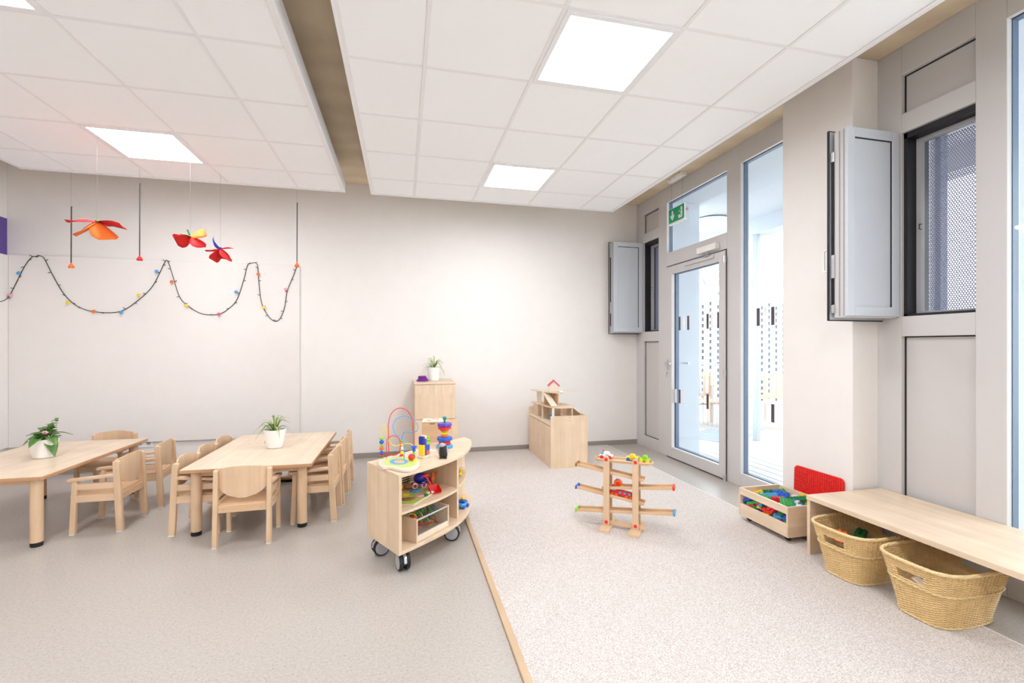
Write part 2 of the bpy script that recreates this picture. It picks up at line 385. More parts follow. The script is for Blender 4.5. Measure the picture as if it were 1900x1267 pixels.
def perf_mesh(w, h):
    v = []; f = []; p = .0135; R = p/math.sqrt(3); ri = R*.56; rows = int(h/(1.5*R)); cols = int(w/p)
    for j in range(rows):
        for i in range(cols):
            cx = (i+.5+(.5 if j % 2 else 0))*p; cz = (j+.5)*1.5*R+R*.3
            if cx > w-p*.3: continue
            k = len(v)
            for rr in (R, ri):
                for q in range(6):
                    a = PI/6+q*PI/3; v.append((0, cx+rr*math.cos(a), cz+rr*math.sin(a)))
            for q in range(6): f.append((k+q, k+(q+1) % 6, k+6+(q+1) % 6, k+6+q))
    return v, f
def sash_module(n, yf, yn, y_op0, y_op1, y_st_far, y_st_near, label):
    """taupe module: infill, opening with perforated screen and a leaf swung into the room, infill"""
    r = sroot('window_%d' % n, label)
    member(r, yf, y_st_far, 0, ZC, 'stile', False); member(r, y_st_near, yn, 0, ZC, 'stile', False)
    for z0, z1 in ((0, .14), (1.31, 1.43), (2.535, 2.65), (2.885, ZC)):
        member(r, yn, yf, z0, z1, 'rail', False)
    infill(r, yn, yf, .14, 1.31); infill(r, yn, yf, 2.65, 2.885)
    # dark reveal of the opening
    m = MB()
    m.box(2.95, 3.12, yf-.02, yf+.01, 1.43, 2.535).box(2.95, 3.12, yn, yn+.006, 1.43, 2.535)
    m.box(2.95, 3.12, yn, yf, 2.50, 2.535).box(2.95, 3.12, yn, yf, 1.43, 1.445)
    m.build('opening_lining', 'gasket', r)
    m = MB()
    for a, b_, c, d in ((yf-.045, yf-.02, 1.445, 2.50), (yn+.006, yn+.016, 1.445, 2.50), (yn+.016, yf-.045, 2.475, 2.50), (yn+.016, yf-.045, 1.445, 1.46)):
        m.box(3.02, 3.05, a, b_, c, d)
    m.build('screen_frame', 'greyp', r)
    w, h = yf-yn-.06, 1.02
    v, f = perf_mesh(w, h)
    me = MB().add([(3.075, yn+.015+y, 1.458+z) for (_, y, z) in v], f)
    o = me.build('perforated_screen', 'perf', r, kind='stuff')
    sm = o.modifiers.new('thick', 'SOLIDIFY'); sm.thickness = .0015
    # catch
    MB().tube([(3.02, yf-.05, 1.98), (3.0, yf-.05, 1.98), (3.0, yf-.05, 1.95), (3.02, yf-.05, 1.95)], .003).build('catch', 'gasket', r)
    # open leaf, hinged on the far jamb, standing out from the wall
    lf = MB(); a0, a1 = 2.52, 2.925; b0, b1 = yf+.004, yf+.118; z0, z1 = 1.41, 2.55
    lf.box(a0+.012, a1, b0+.015, b1-.028, z0+.012, z1-.012)
    leaf = lf.build('opened_leaf', 'frame', r, bevel=.003)
    w = .055; m = MB(); m.box(a0+.012, a0+.012+w, b0, b0+.016, z0+.02, z1-.01).box(a1-w, a1, b0, b0+.016, z0+.02, z1-.01)
    m.box(a0+.012+w, a1-w, b0, b0+.016, z0+.02, z0+.02+w).box(a0+.012+w, a1-w, b0, b0+.016, z1-.01-w, z1-.01)
    m.build('leaf_frame', 'leafgrey', leaf, bevel=.002)
    MB().box(a0+.012+w, a1-w, b0+.010, b0+.0155, z0+.02+w, z1-.01-w).build('leaf_panel', 'leafgrey', leaf)
    g = .006; m = MB(); m.box(a1-w-g, a1-w, b0+.006, b0+.0105, z0+.02+w, z1-.01-w).box(a0+.012+w, a1-w-g, b0+.006, b0+.0105, z1-.01-w-g, z1-.01-w)
    m.build('leaf_gasket', 'gasket', leaf)
    # free edge: tracks, black seal on the outside skin, espagnolette
    m = MB().box(a0+.006, a0+.013, b0+.02, b0+.024, z0+.02, z1-.02).box(a0+.006, a0+.013, b0+.048, b0+.052, z0+.02, z1-.02); m.build('edge_track', 'greyp', leaf)
    MB().box(a0-.004, a1, b1-.008, b1, z0, z1).build('outer_skin', 'leafgrey', leaf)
    m = MB().box(a0-.008, a0-.004, b1-.012, b1+.002, z0-.004, z1+.004).box(a0-.004, a1, b1-.010, b1+.001, z1, z1+.005).box(a0-.004, a1, b1-.012, b1+.001, z0-.006, z0)
    m.build('edge_seal', 'gasket', leaf)
    m = MB()
    for q0, q1 in ((1.50, 1.66), (1.80, 2.36)): m.box(a0+.004, a0+.013, b1-.030, b1-.018, q0, q1)
    m.build('lock_slot', 'gasket', leaf)
    m = MB()
    for q0, q1 in ((1.66, 1.80), (2.36, 2.42), (1.45, 1.50)): m.box(a0, a0+.013, b1-.036, b1-.014, q0, q1)
    m.build('lock_plate', 'alu', leaf, bevel=.002)
    hz = 1.84
    MB().tube([(a0+.03, b1, hz), (a0+.02, b1+.045, hz), (a0+.02, b1+.05, hz-.02), (a0+.02, b1+.05, hz-.11), (a0+.02, b1+.045, hz-.13), (a0+.03, b1, hz-.13)], .007, 8).build('leaf_handle', 'white', leaf, smooth=True)
    return r
sash_module(1, 5.226, 4.877, 4.85, 5.19, 5.40, 4.706, 'taupe framed module with an opened leaf, next to the back wall')
sash_module(3, 2.165, 1.795, 1.77, 2.155, 2.40, 1.665, 'taupe framed module with an opened leaf, above the low bench')

# glazed door between taupe posts
d = sroot('door_1', 'glazed terrace door in a taupe metal frame with a clear transom')
member(d, 3.526, 3.705, 0, ZC, 'post', False); member(d, 3.705, 4.706, 2.885, ZC, 'head'); member(d, 3.705, 4.706, 2.16, 2.31, 'transom_bar')
pane(d, 3.68, 4.706, 2.31, 2.885); outer(d, 3.69, 4.706, 2.31, 2.885)
leaf = MB()
for a, b_, c, e in ((4.590, 4.694, .012, 2.145), (3.716, 3.800, .012, 2.145), (3.800, 4.590, .012, .125), (3.800, 4.590, 2.06, 2.145)):
    leaf.box(X0-.012, X1, a, b_, c, e)
leaf = leaf.build('door_leaf', 'frame', d, bevel=.003)
MB().box(X1, X1+.006, 3.79, 4.60, .11, 2.07).build('door_pane', 'glass', leaf)
m = MB()
for a, b_, c, e in ((4.580, 4.694, .012, 2.145), (3.716, 3.805, .012, 2.145), (3.805, 4.580, .012, .13), (3.805, 4.580, 2.055, 2.145)):
    m.box(X1+.008, 3.005, a, b_, c, e)
m.build('outer_leaf_frame', 'slate', leaf)
m = MB().box(X0-.001, X0+.004, 4.695, 4.702, 0, 2.155).box(X0-.001, X0+.004, 3.707, 3.714, 0, 2.155).box(X0-.001, X0+.004, 3.714, 4.695, 2.147, 2.153).box(X0-.001, X0+.004, 3.714, 4.695, 0, .008)
m.build('door_gap_seal', 'gasket', d)
# handle with long plate, lever, cylinder
h = MB().box(X0-.02, X0-.011, 4.655, 4.680, .98, 1.10).cyl((X0-.02, 4.668, 1.06), (X0-.06, 4.668, 1.06), .009)
h.tube([(X0-.058, 4.668, 1.06), (X0-.06, 4.62, 1.062), (X0-.06, 4.545, 1.06)], .009, 8)
h.cyl((X0-.02, 4.668, .955), (X0-.03, 4.668, .955), .010); h.tube([(X0-.03, 4.668, .955), (X0-.035, 4.668, .93), (X0-.03, 4.668, .90)], .004)
h.build('door_handle', 'alu', leaf, smooth=True)
h = MB().cyl((X2+.03, 4.66, 1.06), (X2+.08, 4.66, 1.06), .009); h.tube([(X2+.08, 4.66, 1.06), (X2+.08, 4.54, 1.06)], .009, 8); h.build('handle_reflection', 'alu', leaf, smooth=True)  # solid copy beyond the pane, imitating the handle's reflection in the glass
# closer
cb = MB().box(X0-.055, X0, 3.80, 4.085, 2.175, 2.235).build('door_closer', 'white', d, bevel=.006)
MB().box(X0-.030, X0-.012, 3.86, 4.33, 2.10, 2.125).build('closer_rail', 'frame', cb, bevel=.002)
MB().tube([(X0-.03, 3.95, 2.175), (X0-.035, 3.93, 2.14), (X0-.022, 4.05, 2.125)], .008, 6).build('closer_arm', 'alu', cb)
m = MB().cyl((X0-.022, 3.704, .02), (X0-.022, 3.704, 2.05), .010, 8); m.build('hinge_guard', 'frame', d, smooth=True)
m = MB()
for z in (.03, 1.0, 2.06): m.cyl((X0-.024, 3.704, z-.03), (X0-.024, 3.704, z+.03), .014, 8)
m.build('hinge', 'alu', d, smooth=True)
# safety marks stuck on the panes
def marks(root, lst):
    for y, z, mt in lst:
        MB().box(X1-.0012, X1-.0002, y-.017, y+.017, z-.075, z+.075).build('safety_mark', mt, root)
dk = 'maroon'; M['markdark'] = mat('safety_mark_dark', (82, 72, 78), .5); M['markwhite'] = mat('safety_mark_white', (246, 246, 246), .5)
def ym(u, v): return pX(X1, u, v).y
marks(leaf, [(ym(1261, 593), 1.50, 'markdark'), (ym(1277, 593), 1.50, 'markdark'), (ym(1269, 593), 1.50, 'markwhite'), (ym(1313, 593), 1.50, 'markdark'), (ym(1333, 590), 1.50, 'markdark'), (ym(1321, 590), 1.5, 'markwhite'),
             (ym(1254, 748), .70, 'markwhite'), (ym(1261, 748), .70, 'markdark'), (ym(1268, 748), .70, 'markwhite'), (ym(1313, 760), .70, 'markdark')])

w2 = sroot('window_2', 'full height fixed glazing between the terrace door and the pillar')
member(w2, 2.45, 3.526, 0, .12, 'rail'); member(w2, 2.45, 3.526, 2.885, ZC, 'rail')
pane(w2, 2.5, 3.526, .12, 2.885); outer(w2, 2.5, 3.526, .12, 2.885)
marks(w2, [(ym(1407, 583), 1.50, 'markdark'), (ym(1434, 583), 1.50, 'markdark'), (ym(1420, 583), 1.50, 'markwhite'), (ym(1434, 785), .70, 'markdark'), (ym(1420, 785), .70, 'markwhite')])

for n, (a, b_, lb) in {4: (.20, 1.665, 'tall fixed pane at the end of the low bench'), 5: (-1.35, .08, 'tall fixed pane behind the viewpoint'), 6: (-2.9, -1.47, 'last fixed pane near the rear wall')}.items():
    w = sroot('window_%d' % n, lb)
    member(w, a, b_, 0, .12, 'rail'); member(w, a, b_, 2.885, ZC, 'rail'); member(w, a-.12, a, 0, ZC, 'post', False)
    pane(w, a, b_, .12, 2.885); outer(w, a, b_, .12, 2.885, .10)
struct(MB().box(X0, X2, YN, -2.95, 0, ZC).build('trim_1', 'frame'))

# ------------------------------------------------------------------ carpet with a timber edge strip
cp = MB().box(.468, 2.50, -2.2, 5.385, 0, .009).build('carpet', 'carpet')
tag(cp, 'large flecked beige carpet laid along the windows', 'carpet')
MB().box(.436, .468, -2.2, 5.385, 0, .014).build('edge_strip', 'strip', cp, bevel=.004)
MB().box(2.50, 2.506, -2.2, 5.385, 0, .010).build('side_binding', 'bar', cp)

# ================================================================== OUTSIDE
struct(MB().box(3.02, 3.42, 4.80, 4.83, -.1, 2.93).box(3.02, 3.42, 5.26, 5.4, -.1, 2.93).box(3.02, 3.42, 2.30, 2.50, -.1, 2.93).box(3.02, 3.42, 1.70, 1.72, -.1, 2.93)
       .box(3.02, 3.42, -3.0, 5.4, 2.93, 3.3).build('wall_facade', 'outwhite'), 'white outer reveals of the facade')
struct(MB().box(3.42, 5.1, -3, 9.3, 3.05, 3.2).build('terrace_ceiling', 'outwhite'), 'white ceiling over the terrace')
struct(MB().box(4.85, 5.1, -3, 9.3, 2.84, 3.05).build('terrace_beam', 'outwhite'), 'white edge beam of the terrace ceiling')
struct(MB().box(3.40, 3.46, 2.27, 2.31, -.1, 2.93).box(3.40, 3.46, 5.20, 5.24, -.1, 2.93).build('trim_2', 'slate'), 'dark slate post at the outer corner of the reveal')
tf = struct(MB().box(3.0, 12.5, -3, 12, -.35, -.12).build('terrace_floor', 'deck'), 'pale timber terrace deck')
pk = None
for k in range(24):
    if pk is None: pk = MB().box(0, .140, 0, 9.0, -.119, -.09).build('plank', 'deck', tf, bevel=.004).data; tf.children[0].location = (3.06, 1.5, 0)
    else: mesh_obj('plank', pk, tf, (3.06+k*.15, 1.5, 0))
o = MB().lathe([(.23, 0), (.24, .02), (.24, .10), (.22, .11)], 32, Matrix.Translation((4.25, 5.7, 2.93))).build('terrace_lamp', 'white', smooth=True)
tag(o, 'round white drum lamp under the terrace ceiling', 'light')
st = MB().box(4.88, 4.94, 5.55, 5.63, -.09, 2.84).build('steel_post', 'steel', bevel=.004); tag(st, 'slim galvanised post at the terrace edge', 'post')
# pierced brick screens
def screen(x0, x1, z1, y, label):
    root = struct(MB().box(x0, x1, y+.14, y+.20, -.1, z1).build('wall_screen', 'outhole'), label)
    m = MB(); px, hw, hh, pz = .205, .062, .085, .15; n = math.ceil((x1-x0)/px-.02)
    for i in range(n):
        cx = x0+px*(i+.5)
        m.box(cx-px/2, cx-hw/2, y, y+.12, -.1, z1).box(cx+hw/2, cx+px/2, y, y+.12, -.1, z1)
        z = -.1+(.075 if i % 2 else 0)
        while z < z1:
            m.box(cx-hw/2, cx+hw/2, y, y+.12, z, min(z1, z+pz-hh)); z += pz
    m.build('brick_lattice', 'outwhite', root, kind='stuff')
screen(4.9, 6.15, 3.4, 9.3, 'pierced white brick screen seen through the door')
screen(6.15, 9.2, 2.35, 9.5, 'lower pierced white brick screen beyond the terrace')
# steel roof over the yard
rf = thing('canopy_roof', 'pale steel canopy roof beyond the terrace post', 'roof', (7.5, 10, 2.4))
for k in range(5):
    MB().box(6.2, 10.5, 9.9+k*.5, 9.98+k*.5, 2.75+k*.28, 2.9+k*.28).build('purlin', 'steel', rf, world=True)
for x in (6.5, 7.6, 8.7):
    MB().tube([(x, 9.9, 2.55), (x+.9, 12.2, 4.2)], .035, 6).build('rafter', 'steel', rf, world=True)
MB().tube([(6.5, 9.9, 4.0), (7.4, 9.9, 2.5)], .02, 6).build('brace', 'steel', rf, world=True)
MB().box(6.3, 6.4, 9.8, 9.9, -.1, 4.2).box(8.6, 8.7, 9.8, 9.9, -.1, 4.2).build('column', 'steel', rf, world=True)
rl = thing('railing', 'thin steel railing at the terrace edge', 'railing', (5.2, 8.5, -.09))
MB().tube([(5.05, 6.4, .95), (5.05, 9.2, .95)], .018, 6).build('handrail', 'steel', rl, world=True)
for k in range(22): MB().tube([(5.05, 6.5+k*.12, -.09), (5.05, 6.5+k*.12, .95)], .006, 5).build('baluster', 'steel', rl, world=True)
# garden benches
def garden_bench():
    r = thing('garden_bench', '', 'bench')
    W, zs = 1.2, .42
    for k in range(4): MB().box(-W/2, W/2, -.02+k*.115-.22, .075+k*.115-.22, zs-.02, zs).build('seat_slat', 'outwood', r)
    MB().box(-W/2, W/2, .21, .24, .80, .88).build('top_rail', 'outwood', r)
    MB().box(-W/2, W/2, .21, .24, .46, .52).build('bottom_rail', 'outwood', r)
    for k in range(12): MB().box(-W/2+.04+k*.098, -W/2+.085+k*.098, .215, .235, .52, .80).build('back_slat', 'outwood', r)
    for sx in (-1, 1):
        x = sx*(W/2-.03)
        MB().box(x-.03, x+.03, .20, .25, 0, .88).build('leg', 'outwood', r)
        MB().box(x-.03, x+.03, -.26, -.21, 0, .64).build('leg', 'outwood', r)
        MB().box(x-.035, x+.035, -.30, .22, .64, .67).build('armrest', 'outwood', r, bevel=.008)
        MB().box(x-.02, x+.02, -.22, .21, zs-.08, zs-.02).build('side_rail', 'outwood', r)
    return r
gb = garden_bench()
p = pZ(-.09, 1296, 792); place(gb, (p.x-.05, p.y+.25, -.09), -.12, 'slatted garden bench seen through the glazed door')
p = pZ(-.09, 1445, 800); dup(gb, (p.x+.1, p.y+.3, -.09), -.25, 'slatted garden bench seen between the door and the pillar')
gr = MB()
for k in range(9): gr.box(-.5+k*.11, -.44+k*.11, -.35, .35, 0, .012)
p = pZ(-.09, 1306, 800)
g0 = gr.add([], []).build('floor_grate', 'steel'); g0.location = (p.x, p.y-.35, -.09); g0.rotation_euler = (0, 0, .5); tag(g0, 'striped steel grate on the terrace floor by the bench', 'grate')
# timber ladder rungs outside the last pane
lad = thing('timber_frame', 'pale timber frame outside the pane by the bench', 'frame', (3.9, 2.2, -.09))
MB().box(3.95, 4.0, 2.05, 2.10, -.09, 2.6).build('upright', 'outwood', lad, world=True)
for z in (1.9, 2.45, 1.2): MB().box(3.86, 4.0, 1.6, 2.08, z-.03, z+.03).build('rung', 'outwood', lad, world=True)

# ================================================================== TABLES
def round_poly(x, y, r): return rrect(-x, x, -y, y, r, 4)
def table():
    r = thing('table', '', 'table')
    tt_ = MB().prism(round_poly(.40, .61, .012), .426, .4488).build('table_top', 'edgewood', r, bevel=.004)
    MB().prism(round_poly(.397, .607, .011), .4486, .450).build('laminate', 'birchy', tt_)
    for sx in (-1, 1):
        for sy in (-1, 1):
            l = MB().lathe([(.032, .028), (.032, .426)], 24, Matrix.Translation((sx*.325, sy*.535, 0))).build('leg', 'beech', r, smooth=True)
            MB().lathe([(.029, 0), (.031, .004), (.031, .028)], 24, Matrix.Translation((sx*.325, sy*.535, 0))).build('rubber_foot', 'black', l, smooth=True)
    m = MB()
    m.box(-.30, .30, -.545, -.525, .39, .426).box(-.30, .30, .525, .545, .39, .426)
    m.build('apron', 'beechx', r)
    return r
T2 = (-1.005, 3.99); T1 = (-2.555, 4.03)
tb = table(); place(tb, (T2[0], T2[1], 0), 0, 'low birch table with the spider plant, ringed by seven small armchairs', 'low nursery tables')
dup(tb, (T1[0], T1[1], 0), 0, 'low birch table with the broad-leaved potted plant, cut by the picture edge', 'low nursery tables')

# ================================================================== CHAIRS  (seat faces +y, backrest at -y)
def chair():
    r = thing('toddler_armchair', '', 'chair')
    hw, yb, yf = .1655, -.125, .125
    def leg(x, yb0, yt, z1, w=.040):
        m = MB(); a = .006
        m.prism([(yb0-w/2, 0.006), (yb0+w/2, 0.006), (yt+w/2-.003, z1-.006), (yt+w/2-.012, z1), (yt-w/2+.008, z1), (yt-w/2, z1-.008)], x-.014, x+.014,
                Matrix(((0, 0, 1, 0), (1, 0, 0, 0), (0, 1, 0, 0), (0, 0, 0, 1))))
        l = m.build('leg', 'beech', r, bevel=.005)
        MB().box(x-.013, x+.013, yb0-w/2+.003, yb0+w/2-.003, 0, .0065).build('glide', 'white', l)
    for s in (-1, 1):
        x = s*(hw-.014)
        leg(x, yb-.020, yb+.004, .478, .042)
        leg(x, yf, yf-.012, .355, .034)
        MB().box(x-.010, x+.010, yb+.01, yf-.01, .212, .258).build('side_rail', 'beechy', r, bevel=.002)
        MB().box(x-.009, x+.009, yb+.01, yf-.01, .295, .335).build('arm_rail', 'beechy', r, bevel=.002)
        m = MB().add([], [])
        zc = lambda y: .392-(y-yb)*.08
        v = []; ysn = [yb+.012, yb+.10, yf, yf+.022, yf+.032]
        for y in ysn:
            z = zc(y); e = .008 if y > yf+.028 else 0
            w = .019 if y < yf+.03 else .013
            v += [(x-w, y, z-.020+e), (x+w, y, z-.020+e), (x+w, y, z-e*.5), (x-w, y, z-e*.5)]
        f = [(3, 2, 1, 0), tuple(4*(len(ysn)-1)+k for k in range(4))]
        for j in range(len(ysn)-1):
            for k in range(4): f.append((4*j+k, 4*j+(k+1) % 4, 4*j+4+(k+1) % 4, 4*j+4+k))
        m.add(v, f); m.build('armrest', 'beechy', r, bevel=.005)
    # rails across
    fr = MB().box(-hw+.028, hw-.028, yb-.022, yb-.002, .212, .258).build('back_rail', 'beechx', r, bevel=.002)
    for sx in (-1, 1): MB().cyl((sx*.105, yb-.0235, .235), (sx*.105, yb-.021, .235), .006, 10).build('screw_cap', 'alu', fr)
    MB().box(-hw+.028, hw-.028, yf-.02, yf, .205, .25).build('front_rail', 'beechx', r, bevel=.002)
    # moulded seat
    nx, ny = 8, 6; v = []; f = []
    for lay in (0, 1):
        for j in range(ny+1):
            for i in range(nx+1):
                x = (-hw+.026)+(2*hw-.052)*i/nx; y = yb-.008+(yf+.03-yb)*j/ny; t = 2*i/nx-1
                z = .268-.012*(1-t*t)*math.sin(PI*min(1, j/ny*1.15))-(.012 if j == ny else 0)-lay*.010
                v.append((x, y, z))
    n1 = (nx+1)*(ny+1)
    for j in range(ny):
        for i in range(nx):
            a = j*(nx+1)+i; f.append((a, a+1, a+nx+2, a+nx+1)); f.append((n1+a+nx+1, n1+a+nx+2, n1+a+1, n1+a))
    rim = [i for i in range(nx+1)]+[j*(nx+1)+nx for j in range(1, ny+1)]+[ny*(nx+1)+i for i in range(nx-1, -1, -1)]+[j*(nx+1) for j in range(ny-1, 0, -1)]
    for k in range(len(rim)): a, b_ = rim[k], rim[(k+1) % len(rim)]; f.append((b_, a, a+n1, b_+n1))
    MB().add(v, f).build('seat', 'beechx', r, smooth=True)
    # D shaped curved backrest
    wv, rows, cols = .153, 12, 14; v = []; f = []
    for lay in (0, 1):
        for j in range(rows+1):
            q = j/rows; z = .300+.200*q
            if q < .62: half = wv*math.sqrt(max(0, 1-((.62-q)/.62)**2.2))
            elif q > .84: half = wv*(1-.30*((q-.84)/.16)**2.4)
            else: half = wv
            half = max(half, .02)
            for i in range(cols+1):
                t = 2*i/cols-1; x = half*t; y = yb-.012-.030*(1-(x/wv)**2)+.018+lay*.009-(z-.40)*-.08*0
                zz = z - (.010*(t*t) if q > .95 else 0)
                v.append((x, y, zz))
    n1 = (cols+1)*(rows+1)
    for j in range(rows):
        for i in range(cols):
            a = j*(cols+1)+i; f.append((a, a+1, a+cols+2, a+cols+1)); f.append((n1+a+cols+1, n1+a+cols+2, n1+a+1, n1+a))
    rim = [i for i in range(cols+1)]+[j*(cols+1)+cols for j in range(1, rows+1)]+[rows*(cols+1)+i for i in range(cols-1, -1, -1)]+[j*(cols+1) for j in range(rows-1, 0, -1)]
    for k in range(len(rim)): a, b_ = rim[k], rim[(k+1) % len(rim)]; f.append((b_, a, a+n1, b_+n1))
    MB().add(v, f).build('backrest', 'beech', r, smooth=True)
    return r
ch = chair()
G = 'small beech armchairs'
place(ch, (-.985, 3.355, 0), .03, 'beech toddler armchair at the near short end of the spider plant table', G)
RX = -.60; LX = -1.34
dup(ch, (-.625, 3.66, 0), PI/2, 'first beech armchair of the row facing the trolley, beside the near table leg', G)
dup(ch, (-.610, 3.995, 0), PI/2, 'middle beech armchair of the row facing the trolley', G)
dup(ch, (-.600, 4.33, 0), PI/2, 'farthest beech armchair of the row facing the trolley, by the back wall', G)
dup(ch, (-1.335, 3.625, 0), -PI/2, 'beech armchair in the gap between both tables, row end nearest the viewer', G)
dup(ch, (-1.335, 3.955, 0), -PI/2, 'middle beech armchair of the row between both tables', G)
dup(ch, (-1.335, 4.285, 0), -PI/2, 'beech armchair in the gap between both tables, row end at the back wall', G)
dup(ch, (-2.005, 3.80, 0), PI/2, 'beech armchair tucked under the broad-leaved plant table, nearer of its pair', G)
dup(ch, (-1.985, 4.25, 0), PI/2+.1, 'beech armchair tucked under the broad-leaved plant table, farther of its pair', G)
dup(ch, (-2.48, 4.67, 0), PI+.02, 'beech armchair at the wall end of the broad-leaved plant table', G)

# pedestal stool behind the table
p = Vector((-1.04, 4.78, 0))
sl = thing('pedestal_stool', 'round-based pedestal stool with a steel column under the spider plant table', 'stool', p)
MB().lathe([(.165, 0), (.17, .01), (.165, .022)], 32).build('rubber_ring', 'black', sl, smooth=True)
MB().lathe([(.168, .022), (.172, .03), (.165, .045)], 32).build('wooden_base', 'beechx', sl, smooth=True)
MB().lathe([(.135, .045), (.13, .049), (.03, .052)], 32).build('steel_disc', 'alu', sl, smooth=True)
MB().lathe([(.024, .05), (.024, .28), (.018, .282), (.018, .36)], 20).build('column', 'alu', sl, smooth=True)
MB().lathe([(.15, .36), (.16, .37), (.16, .385), (.15, .395)], 32).build('seat', 'beechx', sl, smooth=True)

# wall socket
p = pY(YB, 269, 822)
so = thing('wall_socket', 'white double wall socket low on the wall between the tables', 'socket', (p.x, YB, p.z))
MB().box(-.075, .075, -.012, 0, -.042, .042).build('plate', 'white', so, bevel=.003)
for sx in (-1, 1):
    q = MB().cyl((sx*.037, -.0125, 0), (sx*.037, -.0115, 0), .020, 18).build('socket_face', 'greyp', so)
    MB().cyl((sx*.037-.008, -.0135, 0), (sx*.037-.008, -.012, 0), .003, 8).cyl((sx*.037+.008, -.0135, 0), (sx*.037+.008, -.012, 0), .003, 8).build('contact_hole', 'black', q)

# ================================================================== POTTED PLANTS
def pot(r, top, bot, h):
    MB().lathe([(bot*.9, 0), (bot, .004), (bot+(top-bot)*.5, h*.5), (top, h), (top-.005, h), (top-.009, h*.86)], 28).build('pot', 'pot', r, smooth=True)
    MB().lathe([(top-.010, h*.84), (top-.012, h*.87)], 20).build('soil', 'soil', r)
def blade(L, w, rise, droop, segs=9):
    v = []; f = []
    for i in range(segs+1):
        t = i/segs; x = L*t*(1-.12*t); z = rise*math.sin(min(1, t*1.1)*PI*.55)-droop*t*t
        ww = w*(.55+.9*t if t < .4 else .91)*(1-t**3)+.0004
        v += [(x, -ww, z+ww*.4), (x, 0, z), (x, ww, z+ww*.4)]
    for i in range(segs):
        for k in (0, 1): a = 3*i+k; f.append((a, a+1, a+4, a+3))
    return v, f
def spider(loc, top, bot, h, label, n, L):
    r = thing('spider_plant', label, 'plant', loc); pot(r, top, bot, h)
    mt = []
    for k in range(6):
        v, f = blade(L*(.7+.1*k), .005+.0012*(k % 3), L*(.95-.13*k), L*(.25+.17*k))
        o = MB().add(v, f).build('leaf', ('leafB', 'leafC', 'leafA')[k % 3] if k != 5 else 'leafB', r, smooth=True)
        o.location = (0, 0, h*.85); o.rotation_euler = (0, 0, random.random()*6.3)
        s = o.modifiers.new('t', 'SOLIDIFY'); s.thickness = .0008
        mt.append(o)
    for k in range(n):
        b0 = random.choice(mt[:5]); o = b0.copy(); C.objects.link(o)
        a = k*2.4+random.random()*.4
        o.location = (.012*math.cos(a), .012*math.sin(a), h*.86); o.rotation_euler = (random.uniform(-.2, .2), random.uniform(-.5, .1), a)
        s = random.uniform(.75, 1.1); o.scale = (s, s, s)
    return r
sp2 = spider((-.985, 3.985, .45), .080, .058, .145, 'spider plant in a white pot on the table nearest the toy trolley', 26, .15)
spider((.335, 5.20, .868), .074, .058, .150, 'spider plant in a white pot on the tall cabinet', 22, .15)
bp_ = thing('broad_leaved_plant', 'potted plant with broad dark leaves and a small pink flower', 'plant', (-2.52, 4.02, .45)); pot(bp_, .083, .062, .135)
def broad(L, W, droop):
    v = []; f = []; n = 8
    for i in range(n+1):
        t = i/n; w = W*math.sin(PI*min(1, t**.8))**.7+.0005 if 0 < t < 1 else .0015
        w *= 1+.06*math.sin(i*2.6); x = L*t; z = .25*L*math.sin(t*PI*.6)-droop*t*t
        v += [(x, -w, z+w*.18), (x, -w*.5, z+.03*w), (x, 0, z-.004), (x, w*.5, z+.03*w), (x, w, z+w*.18)]
    for i in range(n):
        for k in range(4): a = 5*i+k; f.append((a, a+1, a+6, a+5))
    return v, f
bl = []
for k in range(3):
    v, f = broad(.085+.02*k, .030+.007*k, .03+.05*k)
    o = MB().add(v, f).build('leaf', 'leafA', bp_, smooth=True); s = o.modifiers.new('t', 'SOLIDIFY'); s.thickness = .001
    o.location = (0, 0, .128); o.rotation_euler = (0, (-.5, -.2, .15)[k], (2.4, 3.4, -.5)[k]); bl.append(o)
for k in range(30):
    up = k/30; o = bl[k % 3].copy() if up < .3 else bl[0].copy(); C.objects.link(o); a = k*2.4
    rr = .035*(1-up)
    o.location = (rr*math.cos(a)+.045*up*up, rr*math.sin(a), .120+.095*up); o.rotation_euler = (random.uniform(-.4, .4), random.uniform(-.9, -.1), a)
    s = (.95-.45*up)*random.uniform(.75, 1.05); o.scale = (s, s, s)
for k, (x, y, z) in enumerate(((.055, 0, .235), (.075, .01, .262), (.060, -.01, .225), (.085, .0, .255), (.05, .0, .25))):
    o = bl[0].copy(); C.objects.link(o); o.location = (x-.01, y, z); o.rotation_euler = (0, -.5, k*1.7); o.scale = (.40, .40, .40)
for b0, b1 in (((.01, 0, .12), (.09, 0, .25)), ((0, 0, .12), (.03, .02, .22))): MB().tube(spline([b0, ((b0[0]+b1[0])/2-.01, .01, .2), b1], 4), .002, 5).build('stem', 'leafC', bp_)
fl = MB()
for k in range(6): a = k*PI/3; fl.sphere((.035+.012*math.cos(a), -.05, .185+.007*math.sin(a)), .009, 8, (1, .5, .7))
fl.build('flower', 'pink', bp_, smooth=True)

